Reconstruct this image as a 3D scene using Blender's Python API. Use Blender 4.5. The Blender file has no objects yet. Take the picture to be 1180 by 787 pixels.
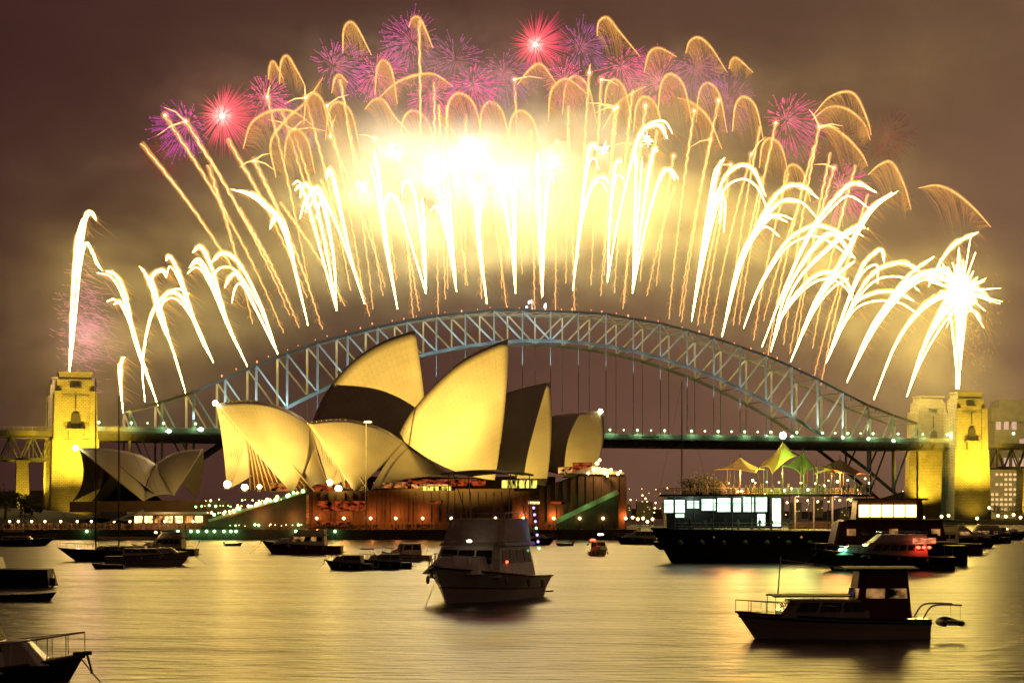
import bpy, bmesh, math, random
from mathutils import Vector, Matrix
random.seed(7)
S = bpy.context.scene
COL = S.collection
R = math.radians
F = 2160.0            # focal length in photo pixels (photo 1180 wide)
EYE = 8.0             # camera height over the harbour

# ------------------------------------------------------------------ camera, sky, exposure
cd = bpy.data.cameras.new('camera'); cam = bpy.data.objects.new('camera', cd); COL.objects.link(cam)
cam.location = (0, 0, EYE); cam.rotation_euler = (R(90), 0, 0)
cd.sensor_width = 36; cd.lens = 36*F/1180; cd.shift_y = (590-393.5)/1180
cd.clip_start = .5; cd.clip_end = 30000
S.camera = cam
S.view_settings.view_transform = 'Standard'; S.view_settings.look = 'None'
S.view_settings.exposure = .28; S.view_settings.gamma = 1; S.view_settings.use_curve_mapping = False
cy = S.cycles
cy.use_denoising = True; cy.use_adaptive_sampling = True; cy.adaptive_threshold = .02
cy.max_bounces = 8; cy.diffuse_bounces = 2; cy.glossy_bounces = 3; cy.transmission_bounces = 4
cy.volume_bounces = 1; cy.transparent_max_bounces = 48
cy.sample_clamp_indirect = 25; cy.sample_clamp_direct = 0
cy.volume_step_rate = 1.0; cy.volume_max_steps = 64
cy.caustics_reflective = False; cy.caustics_refractive = False

W = bpy.data.worlds.new('World'); S.world = W; W.use_nodes = True
def world():
    nt = W.node_tree; N = nt.nodes; L = nt.links; N.clear()
    out = N.new('ShaderNodeOutputWorld'); bg = N.new('ShaderNodeBackground'); bg2 = N.new('ShaderNodeBackground')
    add = N.new('ShaderNodeAddShader')
    sky = N.new('ShaderNodeTexSky'); sky.sky_type = 'NISHITA'; sky.sun_disc = False
    sky.sun_elevation = R(-8); sky.sun_rotation = R(-60)
    L.new(sky.outputs[0], bg2.inputs[0]); bg2.inputs[1].default_value = .05
    tc = N.new('ShaderNodeTexCoord'); sep = N.new('ShaderNodeSeparateXYZ'); L.new(tc.outputs['Generated'], sep.inputs[0])
    # low night cloud under the city's glow: brown, paler towards the north shore
    m = N.new('ShaderNodeMapRange'); m.inputs[1].default_value = -.28; m.inputs[2].default_value = .3
    L.new(sep.outputs[0], m.inputs[0])
    cr = N.new('ShaderNodeValToRGB'); e = cr.color_ramp.elements
    e[0].position = 0; e[0].color = (.058, .023, .018, 1); e[1].position = 1; e[1].color = (.20, .105, .058, 1)
    x = cr.color_ramp.elements.new(.45); x.color = (.095, .041, .028, 1)
    L.new(m.outputs[0], cr.inputs[0])
    mp = N.new('ShaderNodeMapping'); mp.inputs['Rotation'].default_value = (0, R(-38), 0); mp.inputs['Scale'].default_value = (2.2, 3, 6)
    L.new(tc.outputs['Generated'], mp.inputs[0])
    nz = N.new('ShaderNodeTexNoise'); nz.inputs['Scale'].default_value = 1.6; nz.inputs['Detail'].default_value = 5; nz.inputs['Roughness'].default_value = .5
    L.new(mp.outputs[0], nz.inputs[0])
    m2 = N.new('ShaderNodeMapRange'); m2.inputs[1].default_value = .3; m2.inputs[2].default_value = .7
    m2.inputs[3].default_value = .72; m2.inputs[4].default_value = 1.28
    L.new(nz.outputs[0], m2.inputs[0])
    mul = N.new('ShaderNodeMix'); mul.data_type = 'RGBA'; mul.blend_type = 'MULTIPLY'; mul.inputs[0].default_value = 1
    L.new(cr.outputs[0], mul.inputs[6]); L.new(m2.outputs[0], mul.inputs[7])
    bk = N.new('ShaderNodeMapRange'); bk.inputs[1].default_value = -.4; bk.inputs[2].default_value = .75; bk.inputs[3].default_value = .2; bk.inputs[4].default_value = .8
    L.new(sep.outputs[1], bk.inputs[0]); L.new(bk.outputs[0], bg.inputs[1]); L.new(mul.outputs[2], bg.inputs[0])
    L.new(bg.outputs[0], add.inputs[0]); L.new(bg2.outputs[0], add.inputs[1]); L.new(add.outputs[0], out.inputs[0])
world()

def lamp(kind, loc, energy, col, size=1.0, target=None, angle=60, blend=.5, name='lamp_light'):
    l = bpy.data.lights.new(name, kind); l.energy = energy; l.color = col
    if kind == 'SPOT': l.spot_size = R(angle); l.spot_blend = blend
    if kind in ('SPOT', 'POINT'): l.shadow_soft_size = size
    o = bpy.data.objects.new(name, l); COL.objects.link(o); o.location = loc
    if target is not None:
        o.rotation_euler = (Vector(target)-Vector(loc)).to_track_quat('-Z', 'Y').to_euler()
    return o

# ------------------------------------------------------------------ helpers
def P(x, y, Y): return Vector(((x-590)/F*Y, Y, EYE-(y-590)/F*Y))
def tag(o, label, cat=None, group=None, kind=None):
    if label: o['label'] = label
    if cat: o['category'] = cat
    if group: o['group'] = group
    if kind: o['kind'] = kind
    return o
def empty(name, loc, label, cat, group=None, rz=0):
    o = bpy.data.objects.new(name, None); COL.objects.link(o); o.location = loc; o.rotation_euler = (0, 0, rz)
    o.empty_display_size = .3
    return tag(o, label, cat, group)

class MB:
    """collects geometry in one list and links it as one mesh object"""
    def __init__(s): s.v = []; s.f = []; s.m = []; s.uv = None
    def add(s, vs, fs, mi=0):
        b = len(s.v); s.v += [Vector(v) for v in vs]; s.f += [tuple(i+b for i in f) for f in fs]; s.m += [mi]*len(fs)
    def box(s, c, d, rz=0, mi=0):
        c = Vector(c); d = Vector(d)/2; rot = Matrix.Rotation(rz, 3, 'Z')
        vs = [c+rot @ Vector((sx*d.x, sy*d.y, sz*d.z)) for sz in (-1, 1) for sx, sy in ((-1, -1), (1, -1), (1, 1), (-1, 1))]
        s.add(vs, [(3, 2, 1, 0), (4, 5, 6, 7), (0, 1, 5, 4), (1, 2, 6, 5), (2, 3, 7, 6), (3, 0, 4, 7)], mi)
    def frus(s, c, d0, d1, h, rz=0, sh=(0, 0), mi=0):
        """tapered block: base centre c, base size d0, top size d1"""
        c = Vector(c); rot = Matrix.Rotation(rz, 3, 'Z'); vs = []
        for k, d in ((0, d0), (1, d1)):
            for sx, sy in ((-1, -1), (1, -1), (1, 1), (-1, 1)):
                vs.append(c+rot @ Vector((sx*d[0]/2+sh[0]*k, sy*d[1]/2+sh[1]*k, h*k)))
        s.add(vs, [(3, 2, 1, 0), (4, 5, 6, 7), (0, 1, 5, 4), (1, 2, 6, 5), (2, 3, 7, 6), (3, 0, 4, 7)], mi)
    def beam(s, a, b, w, h=None, mi=0):
        a = Vector(a); b = Vector(b); h = h or w; d = (b-a).normalized()
        u = d.cross(Vector((0, 0, 1)))
        if u.length < 1e-3: u = Vector((1, 0, 0))
        u.normalize(); t = u.cross(d).normalized()
        vs = [p+u*sx*w/2+t*sy*h/2 for p in (a, b) for sx, sy in ((-1, -1), (1, -1), (1, 1), (-1, 1))]
        s.add(vs, [(3, 2, 1, 0), (4, 5, 6, 7), (0, 1, 5, 4), (1, 2, 6, 5), (2, 3, 7, 6), (3, 0, 4, 7)], mi)
    def tube(s, pts, rad, n=6, mi=0, cap=True):
        pts = [Vector(p) for p in pts]; k = len(pts)
        if not isinstance(rad, (list, tuple)): rad = [rad]*k
        b = len(s.v); prev = None
        for i, p in enumerate(pts):
            d = (pts[min(i+1, k-1)]-pts[max(i-1, 0)])
            d = d.normalized() if d.length > 1e-9 else Vector((0, 0, 1))
            if prev is None:
                prev = d.cross(Vector((0, 1, .1)))
                if prev.length < 1e-3: prev = d.cross(Vector((1, 0, 0)))
            u = (prev-d*prev.dot(d)).normalized(); prev = u; w = d.cross(u)
            for j in range(n):
                a = 2*math.pi*j/n
                s.v.append(p+(u*math.cos(a)+w*math.sin(a))*rad[i])
        for i in range(k-1):
            for j in range(n):
                s.f.append((b+i*n+j, b+i*n+(j+1) % n, b+(i+1)*n+(j+1) % n, b+(i+1)*n+j)); s.m.append(mi)
        if cap:
            s.f.append(tuple(b+j for j in range(n))[::-1]); s.m.append(mi)
            s.f.append(tuple(b+(k-1)*n+j for j in range(n))); s.m.append(mi)
    def ball(s, c, r, seg=8, ring=5, mi=0, sc=(1, 1, 1)):
        c = Vector(c); vs = []; fs = []
        for i in range(1, ring):
            th = math.pi*i/ring
            for j in range(seg):
                ph = 2*math.pi*j/seg
                vs.append(c+Vector((math.sin(th)*math.cos(ph)*sc[0], math.sin(th)*math.sin(ph)*sc[1], math.cos(th)*sc[2]))*r)
        vs += [c+Vector((0, 0, r*sc[2])), c-Vector((0, 0, r*sc[2]))]; t = len(vs)-2
        for j in range(seg):
            fs.append((t, j, (j+1) % seg)); fs.append((t+1, (ring-2)*seg+(j+1) % seg, (ring-2)*seg+j))
            for i in range(ring-2):
                fs.append((i*seg+j, (i+1)*seg+j, (i+1)*seg+(j+1) % seg, i*seg+(j+1) % seg))
        s.add(vs, fs, mi)
    def prism(s, poly, a, b, mi=0):
        """poly: list of points (3D); extruded by the vector b-a"""
        n = len(poly); d = Vector(b)-Vector(a)
        vs = [Vector(p) for p in poly]+[Vector(p)+d for p in poly]
        s.add(vs, [tuple(range(n))[::-1], tuple(range(n, 2*n))]+[(i, (i+1) % n, n+(i+1) % n, n+i) for i in range(n)], mi)
    def grid(s, rows, mi=0, closed=False):
        b = len(s.v); n = len(rows[0])
        for r in rows: s.v += [Vector(p) for p in r]
        for i in range(len(rows)-1):
            for j in range(n if closed else n-1):
                k = (j+1) % n
                s.f.append((b+i*n+j, b+i*n+k, b+(i+1)*n+k, b+(i+1)*n+j)); s.m.append(mi)
    def build(s, name, mats, parent=None, smooth=False, world_space=True, bevel=0, loc=None):
        me = bpy.data.meshes.new(name)
        off = Vector((0, 0, 0))
        if parent is not None and world_space:
            q = parent
            while q is not None: off += q.location; q = q.parent
        elif loc is not None: off = Vector(loc)
        me.from_pydata([v-off for v in s.v], [], s.f)
        if not isinstance(mats, (list, tuple)): mats = [mats]
        for m in mats: me.materials.append(m)
        if len(mats) > 1: me.polygons.foreach_set('material_index', s.m)
        if smooth: me.polygons.foreach_set('use_smooth', [True]*len(me.polygons))
        bm = bmesh.new(); bm.from_mesh(me); bmesh.ops.recalc_face_normals(bm, faces=bm.faces); bm.to_mesh(me); bm.free()
        me.update()
        o = bpy.data.objects.new(name, me); COL.objects.link(o)
        if parent is not None: o.parent = parent
        elif loc is not None: o.location = loc
        if bevel:
            md = o.modifiers.new('b', 'BEVEL'); md.width = bevel; md.segments = 2; md.limit_method = 'ANGLE'
        return o
def copy_tree(o, parent=None):
    c = o.copy(); COL.objects.link(c)
    if parent is not None: c.parent = parent
    for ch in list(o.children): copy_tree(ch, c)
    return c
def spline(pts, n=24):
    """Catmull-Rom through points"""
    pts = [Vector(p) for p in pts]; q = [pts[0]*2-pts[1]]+pts+[pts[-1]*2-pts[-2]]; out = []
    segs = len(pts)-1
    for k in range(n+1):
        t = k/n*segs; i = min(int(t), segs-1); t -= i
        a, b, c, d = q[i:i+4]
        out.append(.5*((2*b)+(c-a)*t+(2*a-5*b+4*c-d)*t*t+(3*b-a-3*c+d)*t**3))
    return out
ORD = ['first', 'second', 'third', 'fourth', 'fifth', 'sixth', 'seventh', 'eighth', 'ninth', 'tenth', 'eleventh', 'twelfth', 'thirteenth',
       'fourteenth', 'fifteenth', 'sixteenth', 'seventeenth', 'eighteenth', 'nineteenth']
def ordinal(i):
    if i < 19: return ORD[i]
    t, u = divmod(i+1, 10)
    T = ['', '', 'twent', 'thirt', 'fort', 'fift', 'sixt'][t]
    return T+'ieth' if u == 0 else T+'y-'+ORD[u-1]

# ------------------------------------------------------------------ materials
def pbr(name, col, rough=.6, metal=0, var=.25, scale=.4, bump=.0, spec=.5, coat=0):
    m = bpy.data.materials.new(name); m.use_nodes = True; nt = m.node_tree; N = nt.nodes; L = nt.links
    b = N['Principled BSDF']; b.inputs['Roughness'].default_value = rough; b.inputs['Metallic'].default_value = metal
    b.inputs['Specular IOR Level'].default_value = spec; b.inputs['Coat Weight'].default_value = coat
    tc = N.new('ShaderNodeTexCoord'); nz = N.new('ShaderNodeTexNoise'); nz.inputs['Scale'].default_value = scale; nz.inputs['Detail'].default_value = 5
    L.new(tc.outputs['Object'], nz.inputs[0])
    cr = N.new('ShaderNodeValToRGB'); e = cr.color_ramp.elements
    e[0].position = .3; e[1].position = .7
    e[0].color = tuple(c*(1-var) for c in col)+(1,); e[1].color = tuple(min(1, c*(1+var)) for c in col)+(1,)
    L.new(nz.outputs[0], cr.inputs[0]); L.new(cr.outputs[0], b.inputs['Base Color'])
    if bump:
        bp = N.new('ShaderNodeBump'); bp.inputs['Strength'].default_value = bump; bp.inputs['Distance'].default_value = .3
        nz2 = N.new('ShaderNodeTexNoise'); nz2.inputs['Scale'].default_value = scale*5; nz2.inputs['Detail'].default_value = 4
        L.new(tc.outputs['Object'], nz2.inputs[0]); L.new(nz2.outputs[0], bp.inputs['Height']); L.new(bp.outputs[0], b.inputs['Normal'])
    return m
def emis(name, col, strength, sampling='AUTO', soft=0, noise=None, lo=0):
    """light-giving material; soft>0: a painted glow that fades towards its rim"""
    m = bpy.data.materials.new(name); m.use_nodes = True; nt = m.node_tree; N = nt.nodes; L = nt.links; N.clear()
    out = N.new('ShaderNodeOutputMaterial'); e = N.new('ShaderNodeEmission'); e.inputs[0].default_value = tuple(col)+(1,); e.inputs[1].default_value = strength
    last = e.outputs[0]
    fac = None
    if noise:
        tc = N.new('ShaderNodeTexCoord'); mp = N.new('ShaderNodeMapping'); mp.inputs['Scale'].default_value = noise
        nz = N.new('ShaderNodeTexNoise'); nz.inputs['Scale'].default_value = 1; nz.inputs['Detail'].default_value = 3
        L.new(tc.outputs['Object'], mp.inputs[0]); L.new(mp.outputs[0], nz.inputs[0])
        mr = N.new('ShaderNodeMapRange'); mr.inputs[1].default_value = .38; mr.inputs[2].default_value = .62; mr.inputs[3].default_value = lo
        L.new(nz.outputs[0], mr.inputs[0]); fac = mr.outputs[0]
    if soft:
        lw = N.new('ShaderNodeLayerWeight'); lw.inputs[0].default_value = .5
        inv = N.new('ShaderNodeMath'); inv.operation = 'SUBTRACT'; inv.inputs[0].default_value = 1; L.new(lw.outputs['Facing'], inv.inputs[1])
        pw = N.new('ShaderNodeMath'); pw.operation = 'POWER'; L.new(inv.outputs[0], pw.inputs[0]); pw.inputs[1].default_value = soft
        if fac is not None:
            mm = N.new('ShaderNodeMath'); mm.operation = 'MULTIPLY'; L.new(pw.outputs[0], mm.inputs[0]); L.new(fac, mm.inputs[1]); fac = mm.outputs[0]
        else: fac = pw.outputs[0]
    if fac is not None:
        mm = N.new('ShaderNodeMath'); mm.operation = 'MULTIPLY'; L.new(fac, mm.inputs[0]); mm.inputs[1].default_value = strength
        L.new(mm.outputs[0], e.inputs[1])
        if soft:
            tr = N.new('ShaderNodeBsdfTransparent'); ad = N.new('ShaderNodeAddShader')
            L.new(tr.outputs[0], ad.inputs[0]); L.new(e.outputs[0], ad.inputs[1]); last = ad.outputs[0]
    L.new(last, out.inputs[0])
    m.cycles.emission_sampling = sampling
    return m

M = {}
M['steel'] = pbr('steel', (.11, .115, .115), .5, .3, .2, .15)
M['chord'] = pbr('chord_steel', (.07, .068, .065), .55, .2, .25, .15)
M['post'] = pbr('post_steel', (.36, .37, .36), .5, .2, .2, .15)
M['deck'] = pbr('deck_steel', (.09, .085, .08), .7, 0, .2, .2)
M['rail'] = pbr('rail_steel', (.2, .21, .2), .6)
M['dark'] = pbr('dark_trim', (.03, .028, .027), .5)
M['white'] = pbr('white_paint', (.62, .6, .57), .35, 0, .08, 1.2, coat=.3)
M['offwhite'] = pbr('offwhite_paint', (.42, .4, .37), .45, 0, .12, 1)
M['navy'] = pbr('navy_paint', (.03, .035, .06), .35, 0, .2, 1, coat=.3)
M['maroon'] = pbr('maroon_paint', (.12, .03, .025), .45, 0, .2, 1)
M['black'] = pbr('black_paint', (.018, .016, .016), .45, 0, .2, 1)
M['canvas'] = pbr('canvas', (.4, .38, .35), .85, 0, .12, 2, .15)
M['wood'] = pbr('varnished_wood', (.16, .08, .035), .4, 0, .3, 3)
M['chrome'] = pbr('chrome', (.6, .6, .6), .2, 1, .05)
M['glass'] = pbr('dark_glass', (.012, .012, .014), .08, 0, .1, 1)
M['grey'] = pbr('grey_plastic', (.08, .08, .08), .5)
M['granite'] = pbr('podium_granite', (.11, .068, .05), .75, 0, .18, .35, .2)
M['quay'] = pbr('quay_stone', (.12, .1, .085), .8, 0, .3, .3, .3)
M['paving'] = pbr('paving', (.14, .11, .09), .8, 0, .2, .2)
M['land'] = pbr('land', (.035, .04, .022), .95, 0, .4, .05)
M['bark'] = pbr('bark', (.07, .05, .035), .9)
M['leaf'] = pbr('foliage', (.045, .06, .025), .8, 0, .35, .8)
M['skin'] = pbr('crowd_cloth', (.12, .09, .08), .8, 0, .6, 3)
M['concrete'] = pbr('concrete', (.3, .28, .25), .8, 0, .15, .2)

def stone(name, col):
    m = pbr(name, col, .85, 0, .2, .12); nt = m.node_tree; N = nt.nodes; L = nt.links; b = N['Principled BSDF']
    tc = N.new('ShaderNodeTexCoord'); mp = N.new('ShaderNodeMapping'); mp.inputs['Rotation'].default_value = (R(90), 0, 0)
    br = N.new('ShaderNodeTexBrick'); br.inputs['Scale'].default_value = .25; br.inputs['Mortar Size'].default_value = .035
    br.inputs['Color1'].default_value = (1, 1, 1, 1); br.inputs['Color2'].default_value = (.8, .8, .8, 1); br.inputs['Mortar'].default_value = (.5, .5, .5, 1)
    L.new(tc.outputs['Object'], mp.inputs[0]); L.new(mp.outputs[0], br.inputs[0])
    src = b.inputs['Base Color'].links[0].from_socket
    mx = N.new('ShaderNodeMix'); mx.data_type = 'RGBA'; mx.blend_type = 'MULTIPLY'; mx.inputs[0].default_value = 1
    L.new(src, mx.inputs[6]); L.new(br.outputs[0], mx.inputs[7]); L.new(mx.outputs[2], b.inputs['Base Color'])
    bp = N.new('ShaderNodeBump'); bp.inputs['Strength'].default_value = .6; bp.inputs['Distance'].default_value = .4
    L.new(br.outputs[0], bp.inputs['Height']); L.new(bp.outputs[0], b.inputs['Normal'])
    return m
M['stone'] = stone('pylon_granite', (.36, .33, .27))

def tile_mat():
    """glazed shell tiles: ribs that fan from the foot, chevron panels, faint joints"""
    m = bpy.data.materials.new('shell_tiles'); m.use_nodes = True; nt = m.node_tree; N = nt.nodes; L = nt.links; b = N['Principled BSDF']
    b.inputs['Roughness'].default_value = .5
    uv = N.new('ShaderNodeUVMap'); sep = N.new('ShaderNodeSeparateXYZ'); L.new(uv.outputs[0], sep.inputs[0])
    def line(sock, freq, w):
        a = N.new('ShaderNodeMath'); a.operation = 'MULTIPLY'; L.new(sock, a.inputs[0]); a.inputs[1].default_value = freq
        f = N.new('ShaderNodeMath'); f.operation = 'FRACT'; L.new(a.outputs[0], f.inputs[0])
        s = N.new('ShaderNodeMath'); s.operation = 'SUBTRACT'; L.new(f.outputs[0], s.inputs[0]); s.inputs[1].default_value = .5
        ab = N.new('ShaderNodeMath'); ab.operation = 'ABSOLUTE'; L.new(s.outputs[0], ab.inputs[0])
        r = N.new('ShaderNodeMapRange'); L.new(ab.outputs[0], r.inputs[0]); r.inputs[1].default_value = .5-w; r.inputs[2].default_value = .5
        return ab.outputs[0], r.outputs[0]
    tri, rl = line(sep.outputs[0], 22, .07)
    ch = N.new('ShaderNodeMath'); ch.operation = 'MULTIPLY_ADD'; L.new(tri, ch.inputs[0]); ch.inputs[1].default_value = .045; L.new(sep.outputs[1], ch.inputs[2])
    _, cl = line(ch.outputs[0], 24, .09)
    mx = N.new('ShaderNodeMath'); mx.operation = 'MAXIMUM'; L.new(rl, mx.inputs[0]); L.new(cl, mx.inputs[1])
    tc = N.new('ShaderNodeTexCoord'); nz = N.new('ShaderNodeTexNoise'); nz.inputs['Scale'].default_value = .12; nz.inputs['Detail'].default_value = 6
    L.new(tc.outputs['Object'], nz.inputs[0])
    cr = N.new('ShaderNodeValToRGB'); e = cr.color_ramp.elements; e[0].position = .3; e[1].position = .7
    e[0].color = (.5, .47, .4, 1); e[1].color = (.6, .57, .5, 1); L.new(nz.outputs[0], cr.inputs[0])
    mix = N.new('ShaderNodeMix'); mix.data_type = 'RGBA'; L.new(cr.outputs[0], mix.inputs[6]); mix.inputs[7].default_value = (.22, .19, .14, 1)
    f = N.new('ShaderNodeMath'); f.operation = 'MULTIPLY'; L.new(mx.outputs[0], f.inputs[0]); f.inputs[1].default_value = .32
    L.new(f.outputs[0], mix.inputs[0]); L.new(mix.outputs[2], b.inputs['Base Color'])
    return m
M['tile'] = tile_mat()
M['ribc'] = pbr('rib_concrete', (.45, .4, .32), .8, 0, .1, .3)

def water_mat():
    m = bpy.data.materials.new('harbour_water'); m.use_nodes = True; nt = m.node_tree; N = nt.nodes; L = nt.links; b = N['Principled BSDF']
    b.inputs['Base Color'].default_value = (.025, .022, .016, 1); b.inputs['Roughness'].default_value = .33; b.inputs['IOR'].default_value = 1.33
    tc = N.new('ShaderNodeTexCoord')
    def nz(sx, sy, det):
        mp = N.new('ShaderNodeMapping'); mp.inputs['Scale'].default_value = (sx, sy, 1); L.new(tc.outputs['Object'], mp.inputs[0])
        n = N.new('ShaderNodeTexNoise'); n.inputs['Scale'].default_value = 1; n.inputs['Detail'].default_value = det; L.new(mp.outputs[0], n.inputs[0]); return n.outputs[0]
    a = nz(.05, .11, 6); c = nz(.35, .9, 5); d = nz(.012, .03, 3)
    s0 = N.new('ShaderNodeMath'); s0.operation = 'MULTIPLY_ADD'; L.new(d, s0.inputs[0]); s0.inputs[1].default_value = 4; L.new(a, s0.inputs[2])
    s = N.new('ShaderNodeMath'); s.operation = 'MULTIPLY_ADD'; L.new(c, s.inputs[0]); s.inputs[1].default_value = .8; L.new(s0.outputs[0], s.inputs[2])
    bp = N.new('ShaderNodeBump'); bp.inputs['Strength'].default_value = .8; bp.inputs['Distance'].default_value = .6
    L.new(s.outputs[0], bp.inputs['Height']); L.new(bp.outputs[0], b.inputs['Normal'])
    return m
M['water'] = water_mat()

# ------------------------------------------------------------------ the setting
mb = MB(); mb.add([(-6000, -60, 0), (6000, -60, 0), (6000, 9000, 0), (-6000, 9000, 0)], [(0, 1, 2, 3)])
tag(mb.build('water', M['water']), None, kind='structure')
mb = MB(); mb.prism([(-420, 542, -2), (36, 542, -2), (44, 640, -2), (20, 760, -2), (-420, 760, -2)], (0, 0, 0), (0, 0, 5.0))
tag(mb.build('quay', M['quay']), None, kind='structure')
# garden slope at the left behind the quay
mb = MB(); rows = []
for i in range(9):
    t = i/8; Y = 556+t*80
    rows.append([(-330+j*12, Y, 3.02+(7.5*t**.7)*max(0, min(1, (18-j)/5))*(1+.08*math.sin(j*1.7+i))) for j in range(19)])
mb.grid(rows); tag(mb.build('garden_slope', M['land'], smooth=True), None, kind='structure')
# south shore under the tower, north shore, and the far hills
mb = MB(); mb.prism([(-900, 1000, -2), (-215, 1050, -2), (-205, 1110, -2), (-300, 1300, -2), (-900, 1300, -2)], (0, 0, 0), (0, 0, 5))
tag(mb.build('south_shore', M['land']), None, kind='structure')
mb = MB(); mb.prism([(262, 1195, -2), (900, 1120, -2), (1500, 1900, -2), (300, 1900, -2)], (0, 0, 0), (0, 0, 5))
tag(mb.build('north_shore', M['land']), None, kind='structure')
mb = MB(); rows = []
for i in range(8):
    rows.append([(-900+j*60, 2300+i*60, max(-1, 42*math.sin(math.pi*i/7)*(.6+.4*math.sin(j*.55)+.2*math.sin(j*1.3+1))-1)) for j in range(34)])
mb.grid(rows); tag(mb.build('hills', M['land'], smooth=True), None, kind='structure')

# ------------------------------------------------------------------ bridge
TH = R(18); BD = Vector((math.cos(TH), math.sin(TH), 0)); BN = Vector((-math.sin(TH), math.cos(TH), 0)); BM = Vector((23.8, 1157, 0)); PAN = 18.29
def B(s, off, z): return BM+BD*s+BN*off+Vector((0, 0, z))
def bridge_s(x, off=15):
    k = (x-590)/F; q = BM+BN*off
    return (k*q.y-q.x)/(BD.x-k*BD.y)
def Yb(x, off=15): return (BM+BD*bridge_s(x, off)+BN*off).y
YT = [359, 360, 362, 367.8, 372.9, 380.7, 389.5, 399.7, 410, 423, 437, 452.5, 467, 478.5, 488]
ZT = []
for i, y in enumerate(YT):
    Y = B(i*PAN, 0, 0).y; ZT.append(EYE+(590-y)*Y/F)
ZB = [ZT[0]-18-(ZT[0]-18-7.0)*(i/14)**2 for i in range(15)]
DK0, DK1 = 49.0, 54.0
bridge = empty('arch_bridge', B(0, 15, 0), 'long grey steel arch bridge crossing the harbour behind the white sail roofs', 'bridge')
for k, off in enumerate((0, 30)):
    tr = MB(); pts = [B(i*PAN, off, ZT[abs(i)]) for i in range(-14, 15)]
    for a, b in zip(pts, pts[1:]): tr.beam(a, b, 1.0, 1.5)
    truss = tr.build('arch_truss', M['chord'], bridge)
    m = MB(); pb = [B(i*PAN, off, ZB[abs(i)]) for i in range(-14, 15)]
    for a, b in zip(pb, pb[1:]): m.beam(a, b, 1.1, 1.9)
    m.build('bottom_chord', M['steel'], truss)
    for i in range(-14, 15):
        m = MB(); m.beam(B(i*PAN, off, ZB[abs(i)]), B(i*PAN, off, ZT[abs(i)]), 1.25 if abs(i) > 5 else .95, 1.1)
        m.build('post', M['post'], truss)
    for i in range(14):
        for sg in (-1, 1):
            m = MB(); m.beam(B(sg*i*PAN, off, ZB[i]), B(sg*(i+1)*PAN, off, ZT[i+1]), .8, .9); m.build('diagonal', M['post'], truss)
for i in range(-14, 15):      # cross bracing between the trusses
    a = abs(i); m = MB(); m.beam(B(i*PAN, 0, ZT[a]), B(i*PAN, 30, ZT[a]), .7); m.build('cross_girder', M['steel'], bridge)
    if a < 10: m = MB(); m.beam(B(i*PAN, 0, ZB[a]), B(i*PAN, 30, ZB[a]), .7); m.build('cross_girder', M['steel'], bridge)
    if i < 14:
        a2 = abs(i+1); m = MB(); m.beam(B(i*PAN, 0, ZT[a]), B((i+1)*PAN, 30, ZT[a2]), .45); m.beam(B(i*PAN, 30, ZT[a]), B((i+1)*PAN, 0, ZT[a2]), .45)
        m.build('lateral_brace', M['steel'], bridge)
for off in (0, 30):
    for i in range(-9, 10):
        m = MB(); m.beam(B(i*PAN, off, ZB[abs(i)]), B(i*PAN, off, DK1), .42, .5); m.build('hanger', M['steel'], bridge)
m = MB()
m.prism([B(-300, -3, DK0), B(-300, 33, DK0), B(-300, 33, DK1-1), B(-300, -3, DK1-1)], B(-300, 0, 0), B(300, 0, 0))
m.prism([B(-300, -8, DK1-.99), B(-300, 38, DK1-.99), B(-300, 38, DK1), B(-300, -8, DK1)], B(-300, 0, 0), B(300, 0, 0))
for i in range(-32, 33): m.beam(B(i*PAN/2, -7.6, DK1-1.4), B(i*PAN/2, -3.1, DK0+.8), .5)
deck = m.build('deck', M['deck'], bridge)
for off in (-7.8, 37.8):
    m = MB(); m.prism([B(-300, off+.2, DK1+.003), B(-300, off+.35, DK1+.003), B(-300, off+.35, DK1+2.4), B(-300, off+.2, DK1+2.4)], B(-300, 0, 0), B(300, 0, 0)); m.build('light_catch_panel', M['concrete'], deck)  # pale solid panel added behind the railing to catch the green lamp light
    m = MB()
    for z in (1.0, 1.9, 2.8): m.beam(B(-300, off, DK1+z), B(300, off, DK1+z), .14)
    for i in range(-100, 101): m.beam(B(i*3, off, DK1+.002), B(i*3, off, DK1+2.8), .14)
    m.build('railing', M['rail'], deck)
M['greenlamp'] = emis('green_lamp', (.5, 1, .42), 5, 'NONE')
M['greenlamp'].name = 'green_lamp_glass'
li = 0
for i in range(-31, 32):
    s = i*9.145; hs = .9 if i % 2 else 1.15
    if i % 2 and random.random() < .2: continue
    m = MB(); m.tube([B(s, -6.9, DK1+.002), B(s, -6.9, DK1+4.6)], .13, 5); p = m.build('lamp_post', M['rail'], bridge)
    m = MB(); m.ball(B(s, -6.9, DK1+5.0), hs*random.uniform(.5, .78), 8, 6); m.build('lamp_globe', M['greenlamp'], p)
    if i % 2 == 0: lamp('POINT', B(s, -10.5, DK1+4.2), 1500, (.45, 1, .42), .6, name='deck_lamp_light')
# steel uplights standing on the deck
for i in range(-13, 14):
    left = i < 1
    if i % 1 == 0:
        a = abs(i); z0 = max(DK1+1, ZB[a]-6)
        e = (120000 if left else 60000); c = (.62, .92, 1) if left else (.8, .95, .88)
        lamp('SPOT', B(i*PAN+ (4 if left else -4), -9, max(DK1+1, ZB[a]-24)), e, c, .5, B(i*PAN-3, 2, (ZT[a]+ZB[a])/2+4), 62, .6, 'steel_uplight')
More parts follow.
